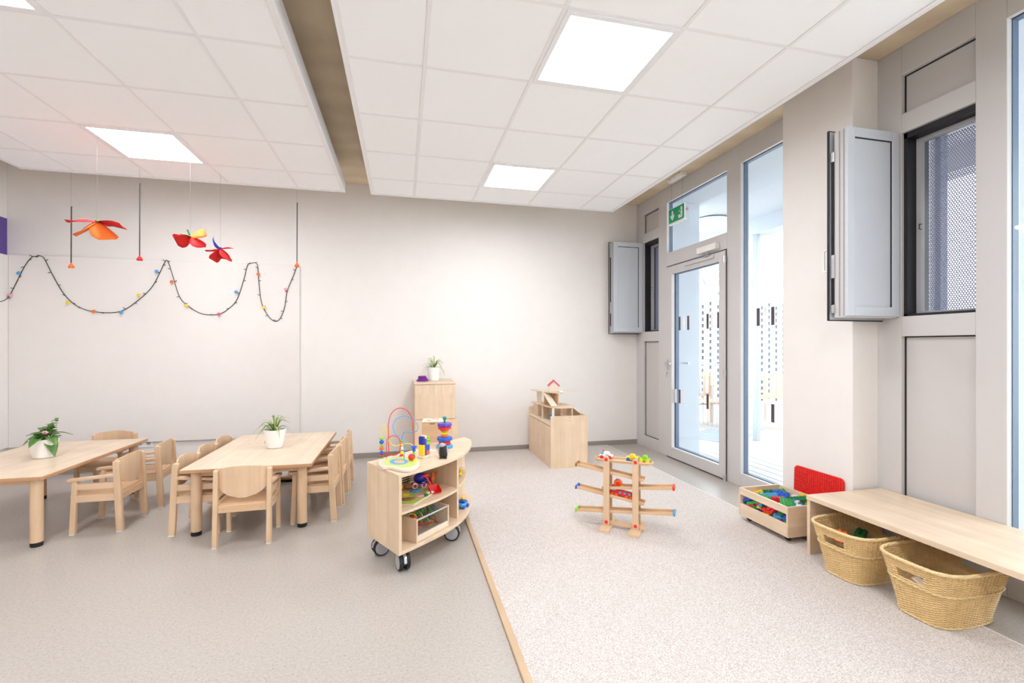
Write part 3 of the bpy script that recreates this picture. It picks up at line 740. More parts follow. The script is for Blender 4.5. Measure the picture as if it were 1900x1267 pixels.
# ================================================================== TALL CABINET (hidden behind the trolley)
tc_ = thing('tall_cabinet', 'narrow upright birch cabinet against the back wall with a spider plant on top', 'cabinet', (.33, 5.14, 0))
x0, x1, y0, y1 = .12, .545, 4.90, 5.385
MB().box(x0, x0+.018, y0+.018, y1, .0, .85).build('side_panel', 'birch', tc_, world=True, bevel=.001)
MB().box(x1-.018, x1, y0+.018, y1, .0, .85).build('side_panel', 'birch', tc_, world=True, bevel=.001)
MB().box(x0-.004, x1+.004, y0, y1, .85, .868).build('top_panel', 'birchx', tc_, world=True, bevel=.001)
MB().box(x0+.018, x1-.018, y1-.01, y1, .06, .85).build('back_panel', 'birch', tc_, world=True)
MB().box(x0+.018, x1-.018, y0+.03, y1-.01, .04, .058).build('bottom_panel', 'birch', tc_, world=True)
MB().box(x0+.004, x1-.004, y0, y0+.018, .485, .846).build('door', 'birch', tc_, world=True, bevel=.001)
MB().box(x0+.004, x1+.03, y0-.004, y0+.018, .02, .480).build('lower_door', 'birch', tc_, world=True, bevel=.001)
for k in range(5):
    MB().box(x0+.05+k*.08, x0+.062+k*.08, y0-.003, y0+.001, .75, .842).build('reflection_strip', 'birchedge', tc_, world=True)  # pale strips laid on the door to imitate window reflections
pc = thing('folded_cloth', 'purple satin cloth folded beside the pot on the tall cabinet', 'cloth', (.21, 5.12, .868))
for k, (a, zz, hh) in enumerate(((.0, 0, .020), (.1, .020, .018), (-.12, .038, .022))):
    pts = []
    for i in range(18):
        t = 2*PI*i/18; w = 1+.10*math.sin(3*t+k*1.7)+.05*math.sin(7*t)
        pts.append(((.060-.008*k)*w*(abs(math.cos(t))**.7)*(1 if math.cos(t) > 0 else -1), (.045-.004*k)*w*(abs(math.sin(t))**.7)*(1 if math.sin(t) > 0 else -1)))
    o = MB().prism(pts, zz, zz+hh, Matrix.Rotation(a, 4, 'Z')).build('fold', 'plum', pc, bevel=.006, seg=3)

# ================================================================== CURVED TOY TROLLEY
A = Vector((-.210, 2.92)); B = Vector((-.020, 2.575))
curve_pts = [tuple(q)[:2] for q in spline([(B.x, B.y, 0), (.10, 2.675, 0), (.27, 2.838, 0), (.395, 3.02, 0), (.470, 3.235, 0), (.495, 3.42, 0), (.470, 3.53, 0)], 6)]
E2 = Vector((.455, 3.545))
tr = thing('toy_trolley', 'birch toy trolley with a curved open front standing on four big casters', 'trolley', (.15, 3.05, 0))
full = [tuple(A)]+curve_pts+[tuple(E2)]
def inset(poly, d):
    cx = sum(q[0] for q in poly)/len(poly); cy = sum(q[1] for q in poly)/len(poly)
    return [(cx+(q[0]-cx)*(1-d), cy+(q[1]-cy)*(1-d)) for q in poly]
MB().prism(full, .532, .550).build('top_panel', 'birchx', tr, world=True, bevel=.0015)
MB().prism(full, .110, .128).build('bottom_panel', 'birchx', tr, world=True, bevel=.0015)
def wallstrip(p0, p1, t, z0, z1, side=1):
    p0, p1 = Vector(p0), Vector(p1); dd = (p1-p0).normalized(); n = Vector((-dd.y, dd.x))*t*side
    return MB().prism([tuple(p0), tuple(p1), tuple(p1+n), tuple(p0+n)], z0, z1)
wallstrip(A, B, .018, .128, .532).build('side_panel', 'birch', tr, world=True, bevel=.001)
wallstrip(A, E2, .014, .128, .532, -1).build('back_panel', 'birch', tr, world=True)
bk = (E2-A).normalized(); nrm = Vector((bk.y, -bk.x))
D1 = Vector((.352, 2.990)); t_ = (D1-A).dot(bk); D0 = A+bk*t_
wallstrip(D0, D1-nrm*.012, .018, .128, .532).build('divider', 'birch', tr, world=True, bevel=.001)
# shelves follow the curve, set back
sh = [q for q in curve_pts if (Vector(q)-A).dot(bk) < t_-.01]
shelf = [tuple(Vector(A)+nrm*.016+bk*.016)]+[tuple(Vector(q)-nrm*.02+bk*.021*(1 if k == 0 else 0)) for k, q in enumerate(sh) if k == 0 or (Vector(q)-A).dot(bk) > -.04]+[tuple(D1-nrm*.055)]+[tuple(D0+nrm*.015)]
ss = MB().prism(shelf, .318, .333).build('shelf', 'birchx', tr, world=True, bevel=.001)
sh2 = [q for q in curve_pts if (Vector(q)-A).dot(bk) > t_+.03]
shelf2 = [tuple(D0+nrm*.015+bk*.02), tuple(D1-nrm*.04+bk*.02)]+[tuple(Vector(q)-nrm*.035-bk*.01) for q in sh2[:-3]]+[tuple(E2+nrm*.012-bk*.03)]
MB().prism(shelf2, .318, .333).build('shelf', 'birchx', tr, world=True, bevel=.001)
# vent grille on the inside of the back
gp = A+bk*.26+nrm*.016
gl = wallstrip(gp, gp+bk*.075, .003, .350, .50, -1).build('sound_panel', 'cream', tr, world=True)
for k in range(9):
    wallstrip(gp+nrm*.0035+bk*.005, gp+nrm*.0035+bk*.070, .001, .356+k*.015, .362+k*.015, -1).build('slot', 'black', gl, world=True)
def caster(x, y, rz):
    c = MB().lathe([(.020, 0), (.020, .006)], 16, Matrix.Translation((0, 0, .104))).build('caster', 'black', tr)
    m = Matrix.Translation((x, y, 0)) @ Matrix.Rotation(rz, 4, 'Z')
    c.matrix_local = WM[tr].inverted() @ m
    R = Matrix.Rotation(PI/2, 4, 'X')
    for s in (-1, 1):
        t = MB().lathe([(.036, -.011), (.046, -.011), (.050, -.007), (.050, .007), (.046, .011), (.036, .011)], 28, Matrix.Translation((.018, s*.020, .050)) @ R).build('tyre', 'black', c, smooth=True)
        h = MB().lathe([(.001, -.013), (.030, -.0125), (.041, -.0105), (.041, .0105), (.030, .0125), (.001, .013)], 28, Matrix.Translation((.018, s*.021, .050)) @ R).build('hub', 'greyp', c, smooth=True)
    MB().prism([(-.035, .05), (-.03, .075), (-.005, .104), (.035, .104), (.066, .082), (.072, .05), (.062, .05), (.04, .078), (-.01, .06)], -.009, .009,
               Matrix.Translation((0, 0, 0)) @ Matrix(((1, 0, 0, 0), (0, 0, 1, 0), (0, 1, 0, 0), (0, 0, 0, 1)))).build('hood', 'alu', c, bevel=.003)
caster(-.145, 2.875, .35); caster(-.005, 2.672, -1.25); caster(.295, 3.00, -.25); caster(.425, 3.42, .6)

# ---- wire bead maze on the trolley
def bz(u, v, d=2.80): return pD(d, u, v)
mz = thing('bead_maze', 'bead maze with red, blue and yellow wires on the trolley top', 'toy', (.02, 2.82, .55))
base = [pZ(.57, *q) for q in ((702, 858), (709, 865), (724, 865), (744, 870), (765, 869), (778, 861), (777, 852), (765, 846), (745, 843), (722, 846), (706, 850))]
MB().prism([tuple(q)[:2] for q in spline([(q.x, q.y, 0) for q in base], 4, True)], .5505, .568).build('base_board', 'birchedge', mz, world=True, bevel=.004, smooth=False)
MB().prism([(q.x*.80+.018*.20, q.y*.78+2.795*.22) for q in base], .568, .5695).build('base_paint', 'palelime', mz, world=True)
ring = [pZ(.572, 740+17*math.cos(a), 856+5*math.sin(a)) for a in [2*PI*i/20 for i in range(20)]]
MB().prism([tuple(q)[:2] for q in ring], .5695, .571).build('painted_pond', 'sky', mz, world=True)
ring = [pZ(.573, 741+10*math.cos(a), 856+3*math.sin(a)) for a in [2*PI*i/20 for i in range(20)]]
MB().prism([tuple(q)[:2] for q in ring], .571, .5725).build('painted_island', 'beechx', mz, world=True)
MB().tube(spline([bz(717, 850), bz(718, 818), bz(721, 812), bz(731, 808), bz(741, 815), bz(743, 830), bz(738, 842), bz(729, 845), bz(722, 840), bz(721, 815), bz(721, 785), bz(727, 766), bz(741, 757), bz(756, 762), bz(765, 779), bz(767, 805), bz(768, 828)], 5), .0025, 6).build('red_wire', 'red', mz, world=True, smooth=True)
MB().tube(spline([bz(750, 864, 2.74), bz(750, 835, 2.74), bz(749, 820, 2.74), bz(742, 810, 2.74), bz(733, 804, 2.76), bz(729, 790, 2.78), bz(736, 777), bz(750, 772), bz(764, 776, 2.84), bz(775, 788, 2.86), bz(774, 799, 2.86), bz(765, 802, 2.86), bz(752, 801, 2.84), bz(747, 808, 2.84), bz(745, 818, 2.86)], 5), .0025, 6).build('blue_wire', 'sky', mz, world=True, smooth=True)
MB().tube(spline([bz(708, 812), bz(707, 797), bz(711, 790), bz(716, 794), bz(719, 810), bz(723, 821), bz(733, 827), bz(748, 824), bz(760, 823), bz(768, 827), bz(775, 822)], 5), .0028, 6).build('yellow_wire', 'yellow', mz, world=True, smooth=True)
def bead(u, v, r, c, d=2.80, sc=(1, 1, 1)):
    MB().sphere(bz(u, v, d), r, 14, sc).build('bead', c, mz, world=True, smooth=True)
for u, v, r, c in ((708, 813, .016, 'lime'), (708, 820, .014, 'blue'), (708, 826, .010, 'lime'), (708, 832, .014, 'orange'), (708, 840, .013, 'blue'), (708, 845, .012, 'red'), (709, 853, .015, 'lime')):
    bead(u, v, r, c, 2.80, (1, 1, .45) if v in (813, 845) else (1, 1, .9))
for u, v, r, c in ((746, 818, .010, 'lime'), (746, 826, .008, 'yellow'), (746, 832, .010, 'white'), (746, 840, .012, 'yellow'), (745, 846, .014, 'red')): bead(u, v, r, c, 2.86, (1, 1, .9))
for u, v, r, c, s_ in ((768, 829, .018, 'blue', .5), (768, 835, .011, 'blue', 1), (768, 840, .009, 'lime', .8), (763, 848, .018, 'red', 1.1), (767, 847, .012, 'brown', 1), (770, 855, .014, 'yellow', 1), (770, 861, .010, 'blue', .8)): bead(u, v, r, c, 2.74, (1, 1, s_))
MB().tube([bz(708, 856), bz(708, 812)], .002, 5).build('bead_rod', 'black', mz, world=True)
MB().tube([bz(770, 863, 2.74), bz(768, 827, 2.74)], .002, 5).build('bead_rod', 'black', mz, world=True)

# ---- magnetic zoo puzzle stack (painted animal blocks)
p = pZ(.552, 787, 848)
zb = thing('animal_block_puzzle', 'painted wooden animal blocks standing upright on a small base', 'toy', (p.x, p.y, .55), .75)
MB().box(-.035, .035, -.028, .028, 0, .016).build('base_board', 'birchedge', zb, bevel=.004)
for x0_, x1_, z0_, z1_, c in ((-.030, -.012, .016, .085, 'yellow'), (-.030, -.012, .085, .135, 'navy'), (-.012, .004, .016, .12, 'violet'), (.004, .032, .016, .045, 'orange'), (.004, .032, .045, .080, 'blue'), (.002, .034, .080, .118, 'lime'), (.020, .034, .118, .126, 'lime'), (-.012, .004, .12, .14, 'cream')):
    MB().box(x0_, x1_, -.020, .020, z0_, z1_).build('animal_block', c, zb, bevel=.004)
MB().sphere((.024, -.021, .105), .003, 8).sphere((.012, -.021, .105), .003, 8).build('painted_eye', 'black', zb)
p = pZ(.552, 800, 836)
dm = thing('domino_tile', 'small white dotted tile lying beside the painted animal blocks', 'tile', (p.x, p.y, .55), .4)
MB().box(-.028, .028, -.018, .018, 0, .007).build('plate', 'white', dm, bevel=.002)
for q in ((-.015, -.007), (-.015, .007), (.008, 0), (.018, .008), (.018, -.008)): MB().cyl((q[0], q[1], .007), (q[0], q[1], .0078), .003, 8).build('pip', 'black', dm)

# ---- sorting cube
p = pZ(.55, 797, 822)
cu = thing('sorting_cube', 'square birch shape-sorting box at the back of the trolley top', 'toy', (p.x+.03, p.y+.09, .55), -.14)
MB().box(-.072, .072, -.072, .072, .0, .145).build('box_body', 'beechx', cu, bevel=.003)
MB().box(-.076, .076, -.076, .076, .145, .153).build('lid', 'birchedge', cu, bevel=.002)
for q, c in (((-.03, -.02), 0), ((.03, .02), 1), ((.0, .045), 2)): MB().lathe([(.014, .1532), (.014, .154)], (12, 4, 3)[c], Matrix.Translation((q[0], q[1], 0))).build('cut_out', 'brown', cu)
MB().box(.0722, .0735, -.06, .06, .01, .135).build('pale_face', 'birchedge', cu)
for zq in (.05, .10): MB().box(.0736, .0745, -.02, .015, zq-.012, zq+.012).build('side_cut_out', 'brown', cu)
MB().box(-.018, .018, -.0735, -.072, .132, .139).build('finger_slot', 'brown', cu)

# ---- stacking tower
p = pZ(.55, 826, 833)
stt = thing('stacking_tower', 'tall stacking tower of coloured discs with a teal knob', 'toy', (p.x, p.y+.045, .55))
prof = ((.058, .022, 'sky'), (.042, .020, 'red'), (.035, .008, 'rose'), (.054, .024, 'blue'), (.024, .018, 'orange'), (.024, .012, 'yellow'), (.022, .010, 'lime'), (.030, .014, 'orange'), (.046, .018, 'red'), (.050, .024, 'violet'))
z = .001
for rr, hh, c in prof:
    MB().lathe([(rr*.92, z), (rr, z+hh*.25), (rr, z+hh*.75), (rr*.92, z+hh)], 10 if rr > .04 else 20, Matrix.Rotation(.3, 4, 'Z')).build('disc', c, stt, bevel=.002); z += hh
MB().lathe([(.005, z), (.006, z+.020), (.013, z+.028), (.015, z+.036), (.010, z+.044), (.001, z+.046)], 16).build('knob', 'teal', stt, smooth=True)

# ---- finger puppet animal
p = pZ(.55, 823, 851)
an = thing('toy_mole', 'small black and grey toy animal sitting at the trolley edge', 'toy', (p.x, p.y+.02, .55), -.3)
MB().lathe([(.022, 0), (.027, .02), (.026, .05), (.020, .078), (.010, .094), (.001, .098)], 16, Matrix.Diagonal((1, .8, 1, 1))).build('body', 'black2', an, smooth=True)
MB().sphere((-.004, .0, .080), .024, 14, (.9, .8, .7)).build('head', 'greyp', an, smooth=True)
MB().sphere((-.026, -.002, .045), .009, 10, (.7, .8, 2.6)).sphere((.026, -.002, .045), .009, 10, (.7, .8, 2.6)).build('flipper', 'greyp', an, smooth=True)
MB().sphere((.018, -.02, .006), .010, 10, (1, 1.3, .6)).sphere((-.012, -.02, .006), .010, 10, (1, 1.3, .6)).build('foot', 'black2', an, smooth=True)

# ---- things on the trolley's middle shelf
zs = .334
def onS(u, v, z=None): return pZ(zs if z is None else z, u, v)
pz = thing('puzzle_board', 'animal puzzle board with green backing on the trolley shelf', 'puzzle', (.03, 2.70, zs))
bp2 = [onS(*q) for q in ((744, 938), (768, 938), (806, 915), (800, 903), (760, 912), (744, 922))]
MB().prism([tuple(q)[:2] for q in bp2], zs, zs+.006).build('base_board', 'birchedge', pz, world=True)
MB().prism([((q.x-.05)*.86+.05, (q.y-2.75)*.86+2.75) for q in bp2], zs+.006, zs+.0075).build('base_paint', 'palelime', pz, world=True)
def blob(u, v, rx, ry, h, c, ph=0, lab=None):
    q = onS(u, v, zs+.008); pts = []
    for i in range(20):
        t = 2*PI*i/20; w = 1+.16*math.sin(3*t+ph)+.12*math.sin(5*t+2*ph); pts.append((q.x+rx*w*math.cos(t), q.y+ry*w*math.sin(t)))
    o = MB().prism(pts, zs+.0075, zs+.0075+h).build('puzzle_piece', c, pz, world=True, bevel=.003)
    if lab: o['label'] = lab
blob(757, 927, .035, .020, .010, 'brown', .4, 'brown animal piece'); blob(778, 921, .028, .018, .010, 'pink', 1.2, 'pink animal piece'); blob(797, 914, .024, .017, .010, 'white', 2, 'white spotted piece')
blob(752, 918, .022, .016, .008, 'yellow', 3); blob(770, 912, .032, .018, .012, 'sky', .9, 'pale blue animal piece'); blob(790, 920, .012, .010, .011, 'dgreen', 1)
fr_ = thing('wooden_toy_animal', 'brown wooden toy animal lying behind the puzzle board', 'toy', onS(757, 908))
MB().sphere((0, 0, .02), .022, 12, (1.5, .9, .8)).sphere((.03, 0, .026), .013, 10).build('body', 'brown', fr_, smooth=True)
yt = MB().sphere(onS(747, 908)+Vector((0, 0, .016)), .016, 12).build('small_ball', 'yellow', smooth=True); tag(yt, 'small yellow ball on the trolley shelf by the side panel', 'ball')
# blue toy vehicle
p = onS(779, 905)
bc = thing('toy_aeroplane', 'chunky dark blue toy plane with red and white wheels', 'toy', (p.x, p.y+.02, zs), .4)
MB().sphere((0, 0, .060), .036, 18, (1.15, .9, .9)).build('body', 'navy', bc, smooth=True)
MB().sphere((.045, 0, .035), .018, 12, (1.6, .8, .7)).build('tail', 'navy', bc, smooth=True)
MB().box(-.02, .03, -.048, .048, .028, .036).build('wing', 'navy', bc, bevel=.004)
for x, y in ((-.045, -.020), (.010, -.036), (-.045, .03)):
    t = MB().lathe([(.010, -.009), (.019, -.007), (.019, .007), (.010, .009)], 18, Matrix.Translation((x, y, .020)) @ Matrix.Rotation(PI/2, 4, 'X')).build('wheel', 'white', bc, smooth=True)
    MB().lathe([(.010, -.0105), (.011, .0105)], 14, Matrix.Translation((x, y, .020)) @ Matrix.Rotation(PI/2, 4, 'X')).build('wheel_cap', 'red', t)
oc = thing('toy_figure', 'small orange toy figure behind the red scoop', 'toy', (p.x+.085, p.y+.075, zs))
MB().sphere((0, 0, .03), .016, 12, (1, 1, 1.6)).sphere((0, 0, .062), .013, 12).build('body', 'orange', oc, smooth=True)
MB().tube([(.01, 0, .05), (.03, 0, .062), (.034, 0, .085)], .005, 6).build('arm', 'orange', oc)
p = onS(806, 914)
rs = thing('sand_scoop', 'red toy scoop with a T handle leaning on the trolley shelf', 'toy', (p.x, p.y, zs), .35)
v = [(-.035, -.028, .002), (.035, -.028, .002), (.028, .022, .004), (-.028, .022, .004), (-.037, -.030, .020), (.037, -.030, .020), (.036, .026, .045), (-.036, .026, .045)]
MB().add(v, [(3, 2, 1, 0), (1, 2, 6, 5), (2, 3, 7, 6), (3, 0, 4, 7)]).build('blade', 'red', rs).modifiers.new('t', 'SOLIDIFY').thickness = .003
MB().tube([(-.005, .026, .030), (-.030, .05, .085), (-.036, .055, .098)], .0065, 8).tube([(-.056, .05, .100), (-.014, .06, .100)], .007, 8).build('handle', 'red', rs, smooth=True)

# ---- drawer bin with a clear front
q0, q1 = pZ(.130, 773, 1008), pZ(.130, 833, 976)
ex = (q1-q0).normalized(); wl_ = (q1-q0).length; ang = math.atan2(ex.y, ex.x)
bn = thing('toy_bin', 'birch storage bin with a clear front panel on the trolley bottom', 'bin', (q0.x, q0.y, .1285), ang)
dep, H_ = .21, .135; tt = .010
MB().box(0, tt, 0, dep, 0, H_).build('side_panel', 'birch', bn, bevel=.001)
MB().box(wl_-tt, wl_, 0, dep, 0, H_).build('side_panel', 'birch', bn, bevel=.001)
MB().box(tt, wl_-tt, dep-tt, dep, 0, H_-.01).build('back_panel', 'birchx', bn)
MB().box(tt, wl_-tt, 0, dep-tt, .002, .010).build('bottom_panel', 'birchx', bn)
MB().box(tt, wl_-tt, .002, .012, 0, .038).build('front_board', 'birchedge', bn, bevel=.001)
MB().box(tt, wl_-tt, .005, .008, .038, .095).build('clear_front', 'acryl', bn)
MB().cyl((tt*.5, .008, H_-.008), (wl_-tt*.5, .008, H_-.008), .006, 12).build('rail', 'alu', bn, smooth=True)
rnd = random.Random(3)
def ringmesh(sides, R, r_, mt, nm):
    pts = [(R*math.cos(2*PI*i/sides), R*math.sin(2*PI*i/sides), 0) for i in range(sides)]
    return MB().tube(pts, r_, 5, True).build(nm, mt)
Wb = WM[bn]
kinds = [('orange', 5), ('red', 24), ('green', 24), ('yellow', 24), ('teal', 24), ('red', 24), ('green', 6), ('blue', 24), ('dgreen', 24)]
for k in range(58):
    c, sd = kinds[k % len(kinds)]
    if k == 0: c, sd = 'orange', 5
    R = .030 if sd < 10 else rnd.uniform(.022, .032)
    o = ringmesh(sd, R, .003 if sd > 9 else .004, c, 'toy_ring')
    x = .03+(wl_-.06)*((k*.37) % 1); y = .045+(dep-.09)*((k*.61) % 1); z = .030+.098*((k*.23) % 1)
    if k in (0, 9): x, y, z = .045+k*.004, .05+k*.006, .105
    rot = (rnd.uniform(.2, 1.3), rnd.uniform(-.5, .5), rnd.uniform(0, 3)) if k % 3 else (1.2, 0, .5+.05*k)
    o.matrix_local = Wb @ Matrix.Translation((x, y, z)) @ Euler(rot).to_matrix().to_4x4() @ Matrix.Scale(.8, 4)
    nm = {'orange': 'orange', 'red': 'red', 'green': 'green', 'yellow': 'yellow', 'teal': 'teal', 'blue': 'blue', 'dgreen': 'dark green'}[c]
    tag(o, '%s plastic %s in the clear-fronted bin, %s, %s' % (nm, 'pentagon' if sd == 5 else 'hexagon' if sd == 6 else 'ring', ('low', 'half way up', 'on top')[min(2, int((z-.030)/.034))],
        ('beside the trolley side panel', 'in the middle', 'beside the trolley divider')[min(2, int(3*(x-.03)/(wl_-.06)))]), 'ring', '%s rings in the toy bin' % nm)
# ---- little cars in the end bay
p = pZ(.1285, 859, 943)
lc = thing('toy_car', 'pale blue open toy car with a yellow driver on the trolley bottom', 'toy car', (p.x, p.y+.02, .1285), .9)
MB().box(-.042, .042, -.024, .024, .010, .036).build('body', 'sky', lc, bevel=.008)
MB().box(-.020, .020, -.026, .026, .036, .052).build('windscreen', 'blue', lc, bevel=.004)
MB().sphere((.006, 0, .062), .013, 12).build('driver', 'yellow', lc, smooth=True)
for x in (-.026, .026):
    for y in (-.026, .026): MB().lathe([(.012, -.005), (.012, .005)], 14, Matrix.Translation((x, y, .012)) @ Matrix.Rotation(PI/2, 4, 'X')).build('wheel', 'blue', lc)
bb = MB().sphere((p.x-.03, p.y+.10, .1285+.02), .02, 14).build('small_ball', 'navy', smooth=True); tag(bb, 'small dark blue ball behind the pale blue toy car', 'ball')
p = pZ(.334, 853, 882)
yy = thing('toy_duck', 'small yellow toy duck on the small trolley shelf', 'toy', (p.x, p.y, .334))
MB().sphere((0, 0, .014), .014, 12, (1.2, 1, 1)).sphere((.008, 0, .034), .010, 12).build('body', 'yellow', yy, smooth=True)
MB().sphere((.020, 0, .034), .004, 8).build('beak', 'orange', yy)

# ================================================================== LOW CABINET WITH DOLL'S HOUSE
lcb = thing('low_cabinet', 'low birch cabinet with raised end panels near the back wall', 'cabinet', (1.65, 4.85, 0))
ax0, ax1, ay0, ay1 = 1.457, 1.855, 4.44, 5.27
MB().box(ax0, ax1, ay0, ay0+.018, .0, .540).build('end_panel', 'birch', lcb, world=True, bevel=.001)
MB().box(ax0, ax1, ay1-.018, ay1, .0, .540).build('end_panel', 'birch', lcb, world=True, bevel=.001)
MB().box(ax1-.018, ax1, ay0+.018, ay1-.018, .02, .540).build('side_panel', 'birch', lcb, world=True)
MB().box(ax0+.002, ax1-.018, ay0+.018, ay1-.018, .438, .456).build('top_panel', 'birchy', lcb, world=True, bevel=.001)
MB().box(ax0+.002, ax0+.020, ay0+.019, ay1-.019, .045, .432).build('door', 'birch', lcb, world=True, bevel=.001)
MB().box(ax0+.010, ax1-.018, ay0+.018, ay1-.018, .0, .040).build('plinth', 'birchy', lcb, world=True)
for z in (.524, .490): MB().cyl((ax0+.205, ay0-.001, z), (ax0+.205, ay0+.0005, z), .004, 10).build('screw_hole', 'black', lcb, world=True)
hs = thing('dolls_house', "open wooden doll's house with platforms, ramps and a red-roofed hut", 'toy', (1.60, 4.75, .456))
def hb(x0, x1, y0, y1, z0, z1, nm, mt='birchx', mx=None): return MB().box(x0, x1, y0, y1, z0, z1, mx).build(nm, mt, hs, world=True, bevel=.001)
hb(1.50, 1.515, 5.05, 5.22, .456, .60, 'wall_board'); hb(1.516, 1.64, 5.05, 5.062, .456, .60, 'wall_board')
hb(1.54, 1.555, 4.62, 4.66, .456, .60, 'post', 'white'); hb(1.74, 1.755, 4.60, 4.74, .456, .60, 'wall_board'); hb(1.50, 1.51, 4.86, 4.90, .456, .62, 'post'); hb(1.62, 1.75, 4.98, 4.99, .456, .60, 'wall_board')
plat = [(1.45, 5.16), (1.50, 4.70), (1.58, 4.56), (1.72, 4.56), (1.80, 4.66), (1.78, 4.95), (1.60, 5.10)]
MB().prism(plat, .600, .610).build('platform', 'birchx', hs, world=True, bevel=.001)
hb(1.49, 1.502, 4.90, 5.05, .610, .745, 'wall_board'); hb(1.62, 1.632, 4.70, 4.86, .610, .745, 'wall_board', 'beechx'); hb(1.52, 1.62, 4.86, 4.872, .610, .745, 'wall_board', 'beechx')
plat2 = [(1.43, 5.10), (1.49, 4.86), (1.60, 4.66), (1.68, 4.68), (1.67, 4.90), (1.53, 5.08)]
MB().prism(plat2, .745, .755).build('upper_platform', 'birchx', hs, world=True, bevel=.001)
MB().add([(1.49, 4.85, .752), (1.555, 4.87, .752), (1.60, 4.66, .612), (1.525, 4.64, .612)], [(0, 1, 2, 3)]).build('ramp', 'birchedge', hs, world=True).modifiers.new('t', 'SOLIDIFY').thickness = .008
MB().add([(1.73, 4.74, .608), (1.76, 4.62, .608), (1.84, 4.60, .545), (1.83, 4.72, .545)], [(0, 1, 2, 3)]).build('ramp', 'birchedge', hs, world=True).modifiers.new('t', 'SOLIDIFY').thickness = .008
hb(1.66, 1.86, 4.70, 4.78, .757, .764, 'plank', 'birchedge')
hb(1.63, 1.67, 4.66, 4.70, .757, .778, 'step_block', 'white')
hut = MB().prism([(-.052, 0), (.052, 0), (.052, .065), (0, .112), (-.052, .065)], -.03, .03, Matrix.Translation((1.605, 4.80, .756)) @ Matrix.Rotation(-.25, 4, 'Z') @ Matrix(((1, 0, 0, 0), (0, 0, -1, 0), (0, 1, 0, 0), (0, 0, 0, 1)))).build('hut', 'birchedge', hs, world=True)
MB().prism([(-.060, .056), (-.052, .066), (0, .114), (.052, .066), (.060, .056), (.066, .070), (0, .132), (-.066, .070)], -.036, .036, Matrix.Translation((1.605, 4.80, .756)) @ Matrix.Rotation(-.25, 4, 'Z') @ Matrix(((1, 0, 0, 0), (0, 0, -1, 0), (0, 1, 0, 0), (0, 0, 0, 1)))).build('red_roof', 'rose', hut, world=True)
hb(1.56, 1.60, 4.80, 4.84, .457, .50, 'small_block', 'sky'); 

# ================================================================== ROLLER TRACK TOWER
OX, OY = 1.335, 2.925; ax = Vector((.1925, -.145, 0)).normalized(); ay_ = Vector((-ax.y, ax.x, 0)); ANG = math.atan2(ax.y, ax.x)
tw = thing('car_track_tower', 'wooden ramp racer tower with sloping car tracks standing on the carpet', 'toy', (OX, OY, .009), ANG)
def loc(u, v):  # onto the tower's front plane
    a = _ray(u, v); n = ay_; t = (Vector((OX, OY, EYE))-Vector((0, 0, EYE))).dot(n)/a.dot(n); q = _on(a, t)-Vector((OX, OY, .009)); return q.dot(ax), q.z
XP = (loc(1125, 900)[0], loc(1179, 900)[0])
dpt = .10
for i, x in enumerate(XP):
    for y in (0, dpt):
        zt = .470 if 1 else 0
        m = MB().prism([(x-.020, .02), (x+.020, .02), (x+.020, zt), (x+.014, zt+.016), (x, zt+.022), (x-.014, zt+.016), (x-.020, zt)], -.0, .012,
                       Matrix(((1, 0, 0, 0), (0, 0, 1, y-.006), (0, 1, 0, 0), (0, 0, 0, 1)))).build('post', 'beech', tw, bevel=.001)
        if y == 0:
            for z in (zt, .045): MB().sphere((x, -.007, z), .012, 12, (1, .5, 1)).build('red_knob', 'red', m, smooth=True)
    MB().box(x-.035, x+.035, -.085, dpt+.07, 0, .020).build('foot', 'beechy', tw, bevel=.002)
MB().box(XP[0]-.03, XP[1]+.06, .012, .024, .022, .050).build('base_bar', 'beechx', tw, bevel=.001)
# top tray with rounded ends
u0 = loc(1106, 846); u1 = loc(1205, 857)
xa, xb = u0[0], u1[0]; zt = .462
tray = [(xa+.03+.045*math.cos(a), dpt/2+.045*math.sin(a)) for a in [PI/2+PI*i/8 for i in range(9)]]+[(xb-.03+.045*math.cos(a), dpt/2+.045*math.sin(a)) for a in [-PI/2+PI*i/8 for i in range(9)]]
MB().prism(tray, zt-.012, zt).build('top_tray', 'beechx', tw, bevel=.001)
tr2 = [(q[0], q[1], zt+.004) for q in tray]; MB().tube(tr2, .006, 6, True).build('tray_lip', 'beechx', tw)
def track(a, b_, stop=None, side=0):
    (xa, za), (xb, zb_) = loc(*a), loc(*b_); L = math.hypot(xb-xa, zb_-za); an = -math.atan2(zb_-za, xb-xa)
    mx = Matrix.Translation((xa, 0, za)) @ Matrix.Rotation(an, 4, 'Y')
    m = MB().box(0, L, .014, dpt-.014, -.006, 0, mx).box(0, L, .012, .020, -.006, .013, mx).box(0, L, dpt-.020, dpt-.012, -.006, .013, mx)
    o = m.build('track', 'beechx', tw, bevel=.001)
    for (pos, c) in (stop or []):
        xx = L-.012 if pos else .0
        MB().box(xx, xx+.014, .008, dpt-.008, -.010, .016, mx).build('end_stop', c, o, bevel=.004)
    return mx, L
track((1066, 863), (1194, 894), [(0, 'brown')])
mT2, LT2 = track((1116, 907), (1251, 909), [(1, 'red')])
mT3, LT3 = track((1066, 905), (1194, 938), [(0, 'blue')])
track((1066, 948), (1252, 957), [(0, 'lime'), (1, 'sky')])
TWM = WM[tw]
